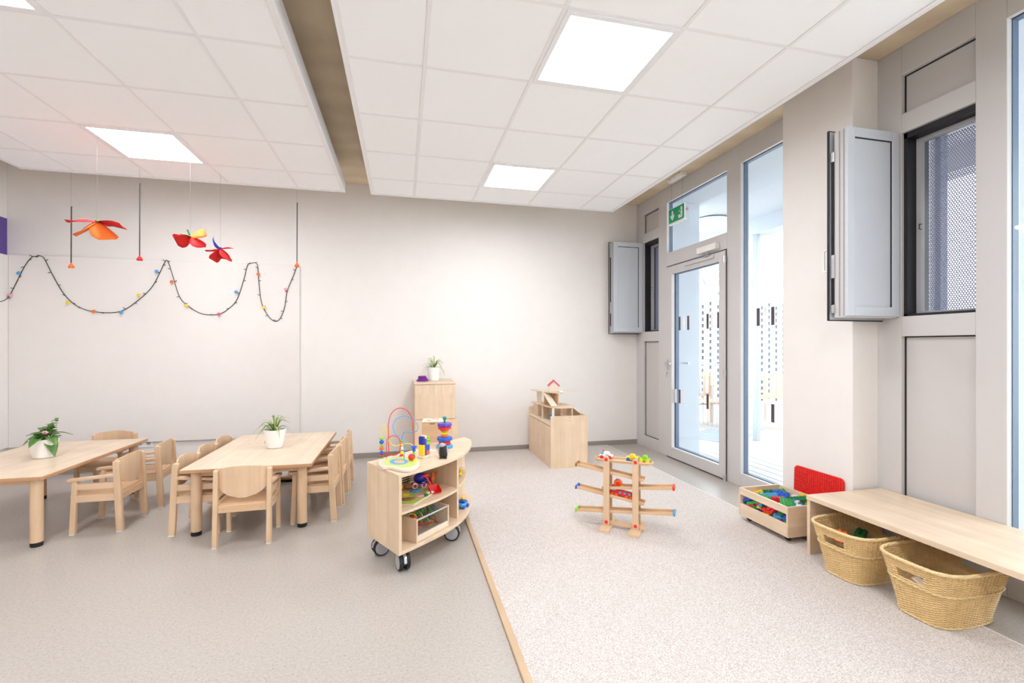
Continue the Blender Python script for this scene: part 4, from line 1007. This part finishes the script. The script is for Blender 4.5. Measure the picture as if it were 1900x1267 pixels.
def toyveh(name, label, lx, z, s, bodyc, cabc, whc, an=0, long=False):
    W0 = TWM @ Matrix.Translation((lx, dpt/2, z)) @ Matrix.Rotation(an, 4, 'Y')
    r = thing(name, label, 'toy car', (0, 0, 0)); r.matrix_world = W0; WM[r] = W0; r.location = W0.to_translation(); r.rotation_euler = W0.to_euler()
    l = .045*s if not long else .085
    MB().box(-l, l, -.020, .020, .012, .030).build('body', bodyc, r, bevel=.005)
    if long:
        MB().box(-l, -l+.045, -.020, .020, .030, .062).build('cab', bodyc, r, bevel=.004)
        MB().box(-l+.045, l, -.019, .019, .030, .048).build('carriage', bodyc, r, bevel=.003)
        for k in range(3): MB().box(-.025+k*.032, -.008+k*.032, -.0215, .0215, .030, .043).build('window_pane', 'sky', r)
        MB().box(-l+.008, -l+.036, -.0215, .0215, .042, .057).build('window_pane', 'sky', r)
    else:
        MB().prism([(-.024*s, .030), (.026*s, .030), (.018*s, .048), (-.012*s, .050)], -.018, .018, Matrix(((1, 0, 0, 0), (0, 0, -1, 0), (0, 1, 0, 0), (0, 0, 0, 1)))).build('cab', cabc, r, bevel=.004)
    for x in ((-l*.62, l*.62) if not long else (-.068, -.038, .030, .062)):
        for y in (-.021, .021): MB().lathe([(.012, -.005), (.013, 0), (.012, .005)], 16, Matrix.Translation((x, y, .013)) @ Matrix.Rotation(PI/2, 4, 'X')).build('wheel', whc, r)
    return r
r = toyveh('toy_ambulance', 'white toy ambulance with red wheels on the tower tray', loc(1122, 845)[0], zt+.001, 1, 'white', 'white', 'red')
MB().sphere((-.02, 0, .056), .006, 8).build('beacon', 'red', r, smooth=True); MB().box(-.032, -.02, -.0195, .0195, .032, .044).build('windscreen', 'sky', r)
MB().box(.0, .024, -.0206, .0206, .026, .029).build('cross_bar', 'red', r)
r = toyveh('toy_taxi', 'yellow toy taxi with chequered sides on the tower tray', loc(1171, 851)[0], zt+.001, .9, 'yellow', 'yellow', 'blue')
for k in range(6): MB().box(-.030+k*.010, -.025+k*.010, -.0212, .0212, .018 if k % 2 else .023, .023 if k % 2 else .028).build('check', 'black', r)
toyveh('toy_pickup', 'lime green toy pickup at the end of the tower tray', loc(1191, 853)[0]+.012, zt+.001, .75, 'lime', 'lime', 'yellow')
W3 = mT3
q = mT3 @ Vector((LT3*.685, 0, 0)); an3 = math.atan2(loc(1066, 905)[1]-loc(1194, 938)[1], loc(1194, 938)[0]-loc(1066, 905)[0])
toyveh('toy_train', 'red wooden toy train with blue windows on a sloping track', q.x, q.z+.001, 1, 'red', 'red', 'orange', an3, True)
q = mT2 @ Vector((LT2*.22, 0, 0))
rb = thing('toy_roller', 'orange and red toy roller on the level tower track', 'toy', TWM @ Vector((q.x, dpt/2, q.z+.001)), ANG)
MB().lathe([(.022, -.016), (.029, -.010), (.029, .010), (.022, .016)], 9, Matrix.Translation((0, 0, .028)) @ Matrix.Rotation(PI/2, 4, 'X')).build('roller_rim', 'orange', rb, bevel=.002)
MB().lathe([(.015, -.0185), (.015, .0185)], 20, Matrix.Translation((.002, 0, .026)) @ Matrix.Rotation(PI/2, 4, 'X')).build('roller_hub', 'red', rb)
MB().box(.010, .034, -.012, .012, .001, .012).build('wedge', 'yellow', rb, bevel=.003)

# ================================================================== CRATE ON CASTERS WITH BRICKS
cr = thing('toy_crate', 'birch crate on casters with slotted front, full of toy bricks', 'crate', (2.52, 2.63, .009))
cx0, cx1, cy0, cy1 = 2.353, 2.700, 2.414, 2.850
MB().box(cx0, cx1, cy0, cy0+.015, .045, .238).build('end_panel', 'birchx', cr, world=True, bevel=.0015)
MB().box(cx0, cx1, cy1-.015, cy1, .045, .238).build('end_panel', 'birchx', cr, world=True, bevel=.0015)
for z0, z1 in ((.045, .128), (.190, .238)):
    MB().box(cx0+.002, cx0+.014, cy0+.015, cy1-.015, z0, z1).build('front_board', 'birchy', cr, world=True, bevel=.001)
    MB().box(cx1-.014, cx1-.002, cy0+.015, cy1-.015, z0, z1).build('rear_board', 'birchy', cr, world=True, bevel=.001)
MB().box(cx0+.014, cx1-.014, cy0+.015, cy1-.015, .047, .057).build('bottom_panel', 'birchy', cr, world=True)
for x in (cx0+.05, cx1-.05):
    for y in (cy0+.05, cy1-.05):
        c = MB().lathe([(.017, -.010), (.018, 0), (.017, .010)], 16, Matrix.Translation((x, y, .027)) @ Matrix.Rotation(PI/2, 4, 'X')).build('caster', 'black', cr, world=True)
        MB().box(x-.016, x+.016, y-.012, y+.012, .038, .0455).build('caster_plate', 'black', c, world=True)
def brick(nx, ny, mt, h=.019):
    u = .016; o = MB().box(-nx*u/2, nx*u/2, -ny*u/2, ny*u/2, 0, h)
    for i in range(nx):
        for j in range(ny): o.lathe([(.0048, h), (.0048, h+.004)], 8, Matrix.Translation(((i-nx/2+.5)*u, (j-ny/2+.5)*u, 0)))
    return o.build('toy_brick', mt)
rb_ = random.Random(11); bank = {}
cl = ['green', 'blue', 'red', 'yellow', 'dgreen', 'white', 'sky', 'red', 'yellow', 'green', 'pink', 'orange', 'white', 'blue']
cn = {'green': 'bright green', 'dgreen': 'dark green', 'sky': 'pale blue', 'pink': 'pink', 'orange': 'orange'}
def put_brick(c, sz, loc_, rot, lab, grp):
    k = (c, sz)
    if k not in bank: bank[k] = brick(sz[0], sz[1], c); o = bank[k]
    else: o = bank[k].copy(); C.objects.link(o)
    o.location = loc_; o.rotation_euler = rot; tag(o, lab, 'toy brick', grp)
sizes = [(4, 2), (2, 2), (6, 2), (3, 2)]
n = 0
ends = ('at the bench end', 'nearer the bench end', 'nearer the door end', 'at the door end')
for lay, (zz, xs, ny_) in enumerate(((.100, (0,), 7), (.128, (0,), 8), (.152, (0,), 8), (.166, (1, 2, 3, 4), 5), (.190, (.4, 1.3, 2.2, 3.1, 4), 6))):
    for gx in xs:
        for j in range(ny_):
            x = cx0+.040+(cx1-cx0-.085)*min(1, max(0, gx/4+rb_.uniform(-.04, .04))); y = cy0+.045+(cy1-cy0-.09)*min(1, max(0, j/(ny_-1)+rb_.uniform(-.05, .05)))
            c = cl[rb_.randrange(len(cl))]; sz = sizes[rb_.randrange(4)]
            rot = (rb_.uniform(-.5, .5), rb_.uniform(-.5, .5), rb_.uniform(0, PI))
            if lay < 3: rot = (rb_.uniform(-.5, .5), rb_.uniform(.2, .9), rb_.uniform(1.2, 1.9)); x = cx0+.036+.006*rb_.random()
            where = ('low behind the slot', 'behind the slot', 'high behind the slot')[lay] if lay < 3 else ('deeper in the heap' if lay == 3 else 'on the heap') + ', ' + ('front board side' if gx < 1 else 'rear board side' if gx > 3 else 'middle')
            lb = '%s %s brick %s, %s' % ({2: 'tiny', 3: 'short', 4: 'medium', 6: 'long'}[sz[0]], cn.get(c, c), where, ends[min(3, int(4*(y-cy0)/(cy1-cy0)))])
            put_brick(c, sz, (x, y, zz+rb_.uniform(-.004, .006)), rot, lb, lb.split(' brick')[0]+' bricks in the crate')
            n += 1
# stand-out pieces on top of the heap
def top_piece(u, v, z, c, sz, rot, lab):
    q = pZ(z, u, v); k = (c, sz)
    if k not in bank: bank[k] = brick(sz[0], sz[1], c); o = bank[k]
    else: o = bank[k].copy(); C.objects.link(o)
    o.location = (q.x, q.y, z-.012); o.rotation_euler = rot; o.scale = (1.25, 1.25, 1.25); tag(o, lab, 'toy brick')
top_piece(1425, 919, .222, 'sky', (6, 2), (.2, .15, 2.4), 'long pale blue brick on top of the heap at the far end of the crate')
top_piece(1449, 919, .222, 'blue', (4, 4), (.3, -.2, .4), 'square blue brick on top of the heap in the crate')
top_piece(1480, 926, .226, 'dgreen', (8, 2), (.25, .35, 1.9), 'long dark green brick tilted across the top of the heap')
top_piece(1460, 934, .222, 'green', (6, 4), (.1, -.1, .9), 'wide green plate lying on the heap in the crate')
top_piece(1470, 931, .218, 'blue', (3, 2), (-.3, .1, .4), 'short blue brick beside the long dark green one')
top_piece(1497, 926, .222, 'yellow', (4, 4), (.25, -.1, 1.0), 'broad yellow brick against the end of the crate by the bench')
top_piece(1444, 926, .216, 'red', (4, 2), (.1, .1, 2.6), 'long red brick lying near the slotted front of the crate')
top_piece(1422, 924, .216, 'green', (4, 3), (.2, .3, .2), 'bright green brick near the far corner of the crate')
top_piece(1476, 932, .214, 'white', (3, 2), (.1, .2, .5), 'white brick lying near the crate end panel')

# red building plate leaning against the pillar
pl = thing('building_plate', 'large red studded building plate leaning on the pillar', 'plate', (2.70, 2.54, .01))
pts = rrect(-.19, .19, 0, .395, .028, 5)
Rp = Matrix.Translation((2.716, 2.545, .012)) @ Matrix.Rotation(.03, 4, 'Y') @ Matrix(((0, 0, 1, 0), (1, 0, 0, 0), (0, 1, 0, 0), (0, 0, 0, 1)))
MB().prism(pts, -.006, 0, Rp).build('plate_sheet', 'red', pl, world=True)
m = MB()
for i in range(23):
    for j in range(24):
        x = -.182+i*.01655; y = .010+j*.0163
        if (abs(x) > .172 and (y < .024 or y > .372)): continue
        m.lathe([(.0046, -.0060), (.0044, -.0125)], 8, Rp @ Matrix.Translation((x, y, 0)))
m.build('studs', 'red', pl, world=True, kind='stuff')

# ================================================================== LOW BENCH
bh = thing('low_bench', 'long low birch bench board running along the window wall', 'bench', (2.65, 1.0, 0))
MB().box(2.358, 2.925, -1.2, 2.285, .333, .360).build('bench_top', 'birchy', bh, world=True, bevel=.0015)
MB().box(2.3585, 2.3595, -1.2, 2.285, .335, .358).build('front_edge', 'plyedge', bh, world=True)
MB().box(2.362, 2.915, 2.262, 2.283, .0, .333).build('end_panel', 'birchx', bh, world=True, bevel=.001)
MB().box(2.70, 2.718, -1.2, 2.262, .20, .333).build('under_beam', 'birchy', bh, world=True, bevel=.001)
MB().box(2.44, 2.90, .80, .82, .0, .333).build('middle_panel', 'birchx', bh, world=True)

# ================================================================== WICKER BASKETS
def perim(t, k, N, th0=0):
    """point k of N on the rounded outline at height fraction t (0 bottom, 1 rim)"""
    a = (.110+.054*t+.005*t*t); b_ = (.170+.045*t+.012*t*t)
    th = 2*PI*k/N; n = 2/3.8
    c, s = math.cos(th), math.sin(th)
    return (b_*math.copysign(abs(c)**n, c), a*math.copysign(abs(s)**n, s))
NP = 400
def even(t):
    pts = [perim(t, k, NP) for k in range(NP)]; L = [0]
    for k in range(NP): a, b_ = pts[k], pts[(k+1) % NP]; L.append(L[-1]+math.hypot(b_[0]-a[0], b_[1]-a[1]))
    return pts, L
def sample(pts, L, u):
    import bisect
    x = (u % 1)*L[-1]; i = min(NP-1, bisect.bisect_right(L, x)-1); f = (x-L[i])/max(1e-9, L[i+1]-L[i]); a, b_ = pts[i], pts[(i+1) % NP]
    return a[0]+(b_[0]-a[0])*f, a[1]+(b_[1]-a[1])*f
def basket():
    r = thing('wicker_basket', '', 'basket'); H = .262; NS = 58; m = MB(); rows = 46
    holes = ((-.21, 0),)
    def in_hole(x, y, z): return .180 < z < .214 and abs(y) < .052 and abs(x) > .15
    for j in range(rows):
        z = .008+(H-.02)*j/(rows-1); t = z/H; pts, L = even(t); run = []; first = None
        ring_ = []
        for i in range(NS*2):
            u = i/(NS*2); x, y = sample(pts, L, u); x2, y2 = sample(pts, L, u+.002)
            nx, ny = (y2-y), -(x2-x); l = math.hypot(nx, ny) or 1
            amp = (.0030 if (i//2+j) % 2 else -.0022) if i % 2 == 0 else 0
            if .196 < z+.0 < .204: amp *= 1.6
            ring_.append((Vector((x+nx/l*amp, y+ny/l*amp, z)), in_hole(x, y, z)))
        if not any(h for _, h in ring_): m.tube([p for p, _ in ring_], .0025, 4, True)
        else:
            n_ = len(ring_); st_ = next(i for i in range(n_) if ring_[i][1] and not ring_[(i+1) % n_][1]); seg_ = []
            for q in range(1, n_+1):
                p, h = ring_[(st_+q) % n_]
                if h:
                    if len(seg_) > 1: m.tube(seg_, .0025, 4)
                    seg_ = []
                else: seg_.append(p)
            if len(seg_) > 1: m.tube(seg_, .0025, 4)
    m.build('woven_strands', 'rattan', r, kind='stuff')
    m = MB()
    lv = [even(t) for t in (0, .25, .5, .66, .84, 1.0)]
    for i in range(NS):
        pp = []
        for (pts, L), t in zip(lv, (0, .25, .5, .66, .84, 1.0)):
            x, y = sample(pts, L, i/NS); pp.append((x, y, .004+(H-.01)*t))
        hole = abs(pp[3][1]) < .05 and abs(pp[3][0]) > .15
        if hole: m.tube(pp[:4], .0026, 4); m.tube(pp[4:], .0026, 4)
        else: m.tube(pp, .0026, 4)
    m.build('stakes', 'rattan', r, kind='stuff')
    pts, L = even(1.0)
    for ph, nm in ((0, 'rim_cane'), (PI, 'rim_cane'), (PI*.5, 'rim_cane'), (PI*1.5, 'rim_cane')):
        q = []
        for i in range(200):
            x, y = sample(pts, L, i/200); a = ph+i/200*2*PI*34
            l = math.hypot(x, y); q.append((x+x/l*.0050*math.cos(a), y+y/l*.0050*math.cos(a), H+.0050*math.sin(a)))
        MB().tube(q, .0042, 5, True).build(nm, 'rattanrim', r, smooth=True)
    for zc in (.160, .006):
        pts, L = even(zc/H)
        for ph in (0, PI):
            q = []
            for i in range(160):
                x, y = sample(pts, L, i/160); a = ph+i/160*2*PI*26; l = math.hypot(x, y)
                q.append((x+x/l*(.004+.003*math.cos(a)), y+y/l*(.004+.003*math.cos(a)), zc+.003*math.sin(a)))
            MB().tube(q, .0030, 4, True).build('band', 'rattanrim', r)
    pts, L = even(0)
    MB().prism([sample(pts, L, i/60) for i in range(60)], .004, .009).build('basket_bottom', 'rattan', r)
    return r
bk1 = basket()
BR = 0.0
place(bk1, (2.450, 2.010, .0095), .06, 'wicker basket with a green brick inside, beside the brick crate', 'wicker baskets')
b2 = dup(bk1, (2.450, 1.622, .0095), .02, 'wicker basket holding flat wooden pieces, nearest to the viewer', 'wicker baskets')
top_done = bank
def bsk_brick(c, sz, l, rot, lab):
    o = (bank.get((c, sz)) or brick(sz[0], sz[1], c)); 
    if (c, sz) in bank: o = o.copy(); C.objects.link(o)
    o.location = l; o.rotation_euler = rot; o.scale = (1.6, 1.6, 1.6); tag(o, lab, 'toy brick')
bsk_brick('dgreen', (6, 2), (2.545, 2.105, .160), (.2, .1, .6), 'dark green brick inside the wicker basket')
bsk_brick('red', (2, 2), (2.345, 2.055, .170), (.1, .4, .2), 'small red brick seen through the basket handle hole')
bsk_brick('orange', (2, 2), (2.350, 2.050, .198), (.3, .1, .9), 'small orange brick seen through the basket handle hole')
fill = MB()
for k in range(30):
    x, y = rb_.uniform(-.09, .09), rb_.uniform(-.06, .06)
    fill.box(-.022, .022, -.03, .03, -.012, .012, Matrix.Translation((2.45+x, 1.985+y, .03+.10*((k*.37) % 1))) @ Euler((rb_.uniform(-1, 1), rb_.uniform(-1, 1), rb_.uniform(0, 3))).to_matrix().to_4x4())
o = fill.build('mixed_toy_pieces', 'brown'); o['kind'] = 'stuff'; tag(o, 'heap of dim toy pieces at the bottom of the wicker basket', 'toys')
for k, (dx, dy, dz, rx, ry, rz) in enumerate(((-.115, .040, .158, .5, .2, .3), (-.105, -.005, .166, .2, .3, 1.2), (-.085, -.035, .160, .1, .4, .7), (.02, -.04, .12, .4, .1, .4), (.05, .05, .12, -.3, .2, 1.9), (-.03, -.06, .10, .1, .2, 2.2), (-.09, -.05, .14, 1.0, .1, 1.0))):
    o = MB().box(-.035, .035, -.025, .025, -.004, .004).build('wooden_tile', ('birchedge', 'beechx', 'birchx')[k % 3], bevel=.001)
    o.location = (2.45+dx, 1.60+dy, dz); o.rotation_euler = (rx, ry, rz)
    tag(o, ('square wooden tile behind the handle hole, leaning', 'wooden tile behind the handle hole, middle one', 'wooden tile lying flat near the basket centre', 'wooden tile near the bench side of the basket', 'wooden tile deep under the bench edge in the basket', 'wooden tile at the bottom of the nearer basket', 'wooden tile behind the handle hole, standing upright')[k], 'wooden piece', 'flat wooden pieces in the nearer basket')
fill = MB()
for k in range(24):
    x, y = rb_.uniform(-.09, .09), rb_.uniform(-.06, .06)
    fill.box(-.03, .03, -.02, .02, -.008, .008, Matrix.Translation((2.45+x, 1.60+y, .03+.06*((k*.37) % 1))) @ Euler((rb_.uniform(-.6, .6), rb_.uniform(-.6, .6), rb_.uniform(0, 3))).to_matrix().to_4x4())
o = fill.build('wooden_offcuts', 'beechx'); o['kind'] = 'stuff'; tag(o, 'heap of plain wooden pieces at the bottom of the nearer basket', 'toys')

# ================================================================== EXIT SIGN
es = thing('exit_sign', 'green emergency exit sign with arrow and running figure hanging on wires', 'sign', (2.83, 4.29, 2.45))
a, b_ = pX(2.83, 1242, 400), pX(2.83, 1270, 392)
zc = (pX(2.83, 1242, 402).z+pX(2.83, 1270, 392).z)/2; y0_, y1_ = b_.y, a.y; hh = .075
MB().box(2.826, 2.838, y0_-.004, y1_+.004, zc-hh-.004, zc+hh+.004).build('sign_plate', 'white', es, world=True)
MB().box(2.8235, 2.826, y0_, y1_, zc-hh, zc+hh).build('green_face', 'signgreen', es, world=True)
yc = (y0_+y1_)/2; wy = y1_-y0_
def sg(poly, nm):  # poly in (toward the viewer's right = -y, z)
    MB().prism([(q[0], q[1]) for q in poly], 0, .0012, Matrix(((0, 0, -1, 2.8233), (-1, 0, 0, 0), (0, 1, 0, 0), (0, 0, 0, 1))) @ Matrix.Translation((0, 0, 0))).build(nm, 'white', es, world=True)
ya = -(y1_-wy*.25)
sg([(ya-.012, zc+.05), (ya+.012, zc+.05), (ya+.012, zc-.005), (ya+.034, zc+.012), (ya+.034, zc-.012), (ya, zc-.052), (ya-.034, zc-.012), (ya-.034, zc+.012), (ya-.012, zc-.005)], 'arrow')
yd = -(y1_-wy*.76)
sg([(yd-.030, zc-.055), (yd+.038, zc-.055), (yd+.038, zc+.055), (yd+.004, zc+.055), (yd+.004, zc-.02), (yd-.030, zc-.02)], 'door_symbol')
def sgm(poly, mt, nm, off):
    MB().prism([(q[0], q[1]) for q in poly], 0, .0008, Matrix(((0, 0, -1, off), (-1, 0, 0, 0), (0, 1, 0, 0), (0, 0, 0, 1)))).build(nm, mt, es, world=True)
for q in ([(-.006, .030), (.010, .030), (.008, -.004), (-.006, -.004)], [(.008, .030), (.030, .012), (.026, .006), (.008, .020)], [(-.006, .030), (-.028, .014), (-.024, .008), (-.006, .020)],
          [(.000, -.004), (.008, -.004), (.022, -.026), (.014, -.030)], [(.014, -.026), (.022, -.026), (.018, -.048), (.010, -.048)], [(-.006, -.004), (.002, -.004), (-.012, -.026), (-.020, -.024)], [(-.014, -.020), (-.014, -.028), (-.036, -.030), (-.036, -.022)]):
    sgm([(yd+x*.95, zc+z) for x, z in q], 'signgreen' if max(x for x, z in q) > .0 and min(x for x, z in q) > -.029 else 'white', 'running_figure', 2.8218)
hd = [(yd+.006+.008*math.cos(t), zc+.042+.008*math.sin(t)) for t in [2*PI*i/12 for i in range(12)]]
sgm(hd, 'signgreen', 'figure_head', 2.8218)
MB().box(2.815, 2.85, y0_-.006, y1_+.006, zc-hh-.018, zc-hh-.004).build('light_strip', 'white', es, world=True)
for y in (y0_+.04, y1_-.04): MB().tube([(2.832, y, zc+hh), (2.832, y, 3.02)], .0012, 4).build('suspension_wire', 'thread', es, world=True)
mt_ = MB().box(2.80, 2.86, y0_+.01, y1_-.01, 3.02, 3.059)
for y in (y0_+.04, yc, y1_-.04): mt_.box(2.785, 2.80, y-.012, y+.012, 3.03, 3.05)
mt_.build('ceiling_mount', 'white', es, world=True, bevel=.003)
# round no-entry sticker
p = pX(X0+.03, 1276, 387)
stk = MB().tube([(X0+.024, p.y+.018*math.cos(t), p.z+.018*math.sin(t)) for t in [2*PI*i/20 for i in range(20)]], .003, 4, True).box(X0+.022, X0+.026, p.y-.010, p.y+.010, p.z-.004, p.z+.004).build('round_sticker', 'rose')
tag(stk, 'small round red and white sticker on the transom glass', 'sticker')

# ================================================================== PAPER FLOWERS AND FAIRY LIGHTS
def petal(L, W, cup, twist=0):
    v = []; f = []; n, mm = 6, 4
    for i in range(n+1):
        t = i/n; w = W*(.25+.75*math.sin(PI*min(.5+.42*0, t*.62+.02)))*(1 if t < .8 else 1-.35*((t-.8)/.2)**2)
        for j in range(mm+1):
            s_ = 2*j/mm-1; x = L*t; y = w*s_; z = cup*t*(1-t)*1.6+.10*W*math.cos(s_*2.2)+.05*L*math.sin(5*t+3*s_)*t+twist*t*s_*W
            v.append((x, y, z))
    for i in range(n):
        for j in range(mm): a = i*(mm+1)+j; f.append((a, a+1, a+mm+2, a+mm+1))
    return v, f
def paper_flower(u, v, top, label, petals, stick=None, name='paper_flower', c0='dgreen'):
    P_ = pZ(2.772, *top); d_ = P_.x*_s+P_.y*_c; Q = pD(d_, u, v); Q = Vector((P_.x, P_.y, Q.z))
    r = thing(name, label, 'paper flower', Q, 0)
    MB().tube([(0, 0, .0), (0, 0, P_.z-Q.z)], .0008, 4).build('thread', 'thread', r)
    MB().sphere((0, 0, .005), .016 if not stick else .007, 10, (1, 1, .7)).build('centre', c0, r, smooth=True)
    for (L, W, cup, rot, mt, tw_) in petals:
        vv, ff = petal(L, W, cup, tw_); o = MB().add(vv, ff).build('petal', mt, r, smooth=True); o.rotation_euler = rot
        s_ = o.modifiers.new('t', 'SOLIDIFY'); s_.thickness = .0012
    if stick: 
        z1 = pD(d_, u, stick).z-Q.z; MB().tube([(0, 0, .004), (.002, 0, z1), (.006, 0, z1+.01)], .0045, 6).build('twisted_stem', 'wire', r)
    return r
paper_flower(179, 412, (180, 262), 'large red and orange paper flower hanging highest below the LED panel',
    [(.17, .075, .02, (-.3, .12, PI+.3), 'paperred', .2), (.18, .075, .03, (0, .18, -.1), 'paperred', -.2), (.16, .085, .0, (.25, 1.0, -.35), 'paperorange', .1), (.17, .085, .0, (-.25, .75, PI+.25), 'paperorange', .1), (.13, .06, .03, (0, .0, 1.6), 'paperred', 0)])
r = paper_flower(353, 440, (353, 300), 'red and orange paper flower with green stalks, hanging beside the blue one',
    [(.11, .075, -.04, (.5, .35, PI+.2), 'paperred', .2), (.13, .06, .03, (.6, .75, -.3), 'paperred', -.2), (.12, .07, .03, (.7, -.35, .1), 'paperorange', .1), (.10, .05, .02, (0, .1, PI+1.0), 'paperorange', .1), (.10, .05, .02, (0, .2, 1.6), 'paperred', .1)])
MB().tube([(0, 0, 0), (-.02, 0, .06)], .006, 6).tube([(0, 0, 0), (-.07, 0, .03)], .006, 6).build('stalk', 'dgreen', r)
paper_flower(405, 462, (409, 323), 'red paper flower with one blue petal, hanging over the fairy lights',
    [(.12, .07, .0, (.3, 1.1, PI+.2), 'paperred', .2), (.13, .06, .0, (.3, .95, -.2), 'paperred', -.3), (.11, .07, -.03, (.2, -1.0, PI+.1), 'paperblue', .1), (.10, .03, .02, (0, -.1, .1), 'paperred', .1), (.12, .04, 0, (0, .2, PI-.1), 'paperred', 0), (.10, .055, .02, (0, .9, 1.4), 'paperred', .1)], c0='paperblue')
for u, v, top, s_, c, lb in ((132, 489, (132, 320), 385, 'paperorange', 'small orange paper tulip on a long dark stem, nearest the purple field'), (259, 475, (259, 313), 342, 'paperred', 'small red paper tulip hanging on a long dark stem'),
                             (552, 488, (551, 353), 378, 'paperorange', 'small orange paper tulip on a long stem at the edge of the pinboard')):
    paper_flower(u, v, top, lb, [(.042, .014, .012, (0, 1.15, a), c, 0) for a in (0, 1.26, 2.5, 3.77, 5.03)], s_, 'paper_tulip', c)

YL = YB-.036
def fy(u, v): return pY(YL, u, v) if u >= 21 else pX(XL+.036, u, v)
sw = [[(0, 560), (15, 552), (30, 525), (45, 495), (58, 478), (66, 476), (80, 477), (95, 505), (115, 540), (135, 562), (160, 575), (195, 580), (225, 577), (250, 562), (280, 535), (297, 505), (305, 488), (311, 484),
      (320, 510), (333, 550), (350, 568), (375, 582), (405, 583), (425, 572), (440, 555), (452, 520), (459, 493), (464, 489), (477, 490), (480, 520), (485, 560), (497, 585), (510, 596), (520, 590), (528, 570), (533, 540), (545, 510), (552, 490)]]
fl_ = thing('fairy_light_string', 'string of coloured fairy lights looped along the pinboard top', 'fairy lights', fy(300, 500))
cable = spline([fy(*q) for q in sw[0]], 6)
MB().tube(cable, .0035, 5).build('cable', 'wire', fl_, world=True)
m = MB()
for i in range(6, len(cable)-2, 4):
    q = cable[i]; sg_ = 1 if (i//4) % 2 else -1; m.tube([q, q+Vector((sg_*.022, -.006, .004+.010*((i*7) % 3-1)))], .0030, 5)
m.build('lamp_tips', 'wire', fl_, world=True, kind='stuff')
for (u, v, c) in ((37, 507, 'sky'), (22, 548, 'pink'), (128, 562, 'yellow'), (176, 578, 'orange'), (227, 580, 'sky'), (259, 548, 'yellow'), (292, 504, 'sky'), (320, 523, 'orange'), (347, 567, 'yellow'), (407, 583, 'rose'), (439, 542, 'sky'), (480, 509, 'orange'), (531, 537, 'pink'), (490, 571, 'yellow')):
    q = fy(u, v); MB().lathe([(.004, -.012), (.015, -.004), (.018, .004), (.010, .012)], 7, Matrix.Translation(q+Vector((0, -.016, 0))) @ Matrix.Rotation(1.2, 4, 'X')).build('flower_lamp', c, fl_, world=True)
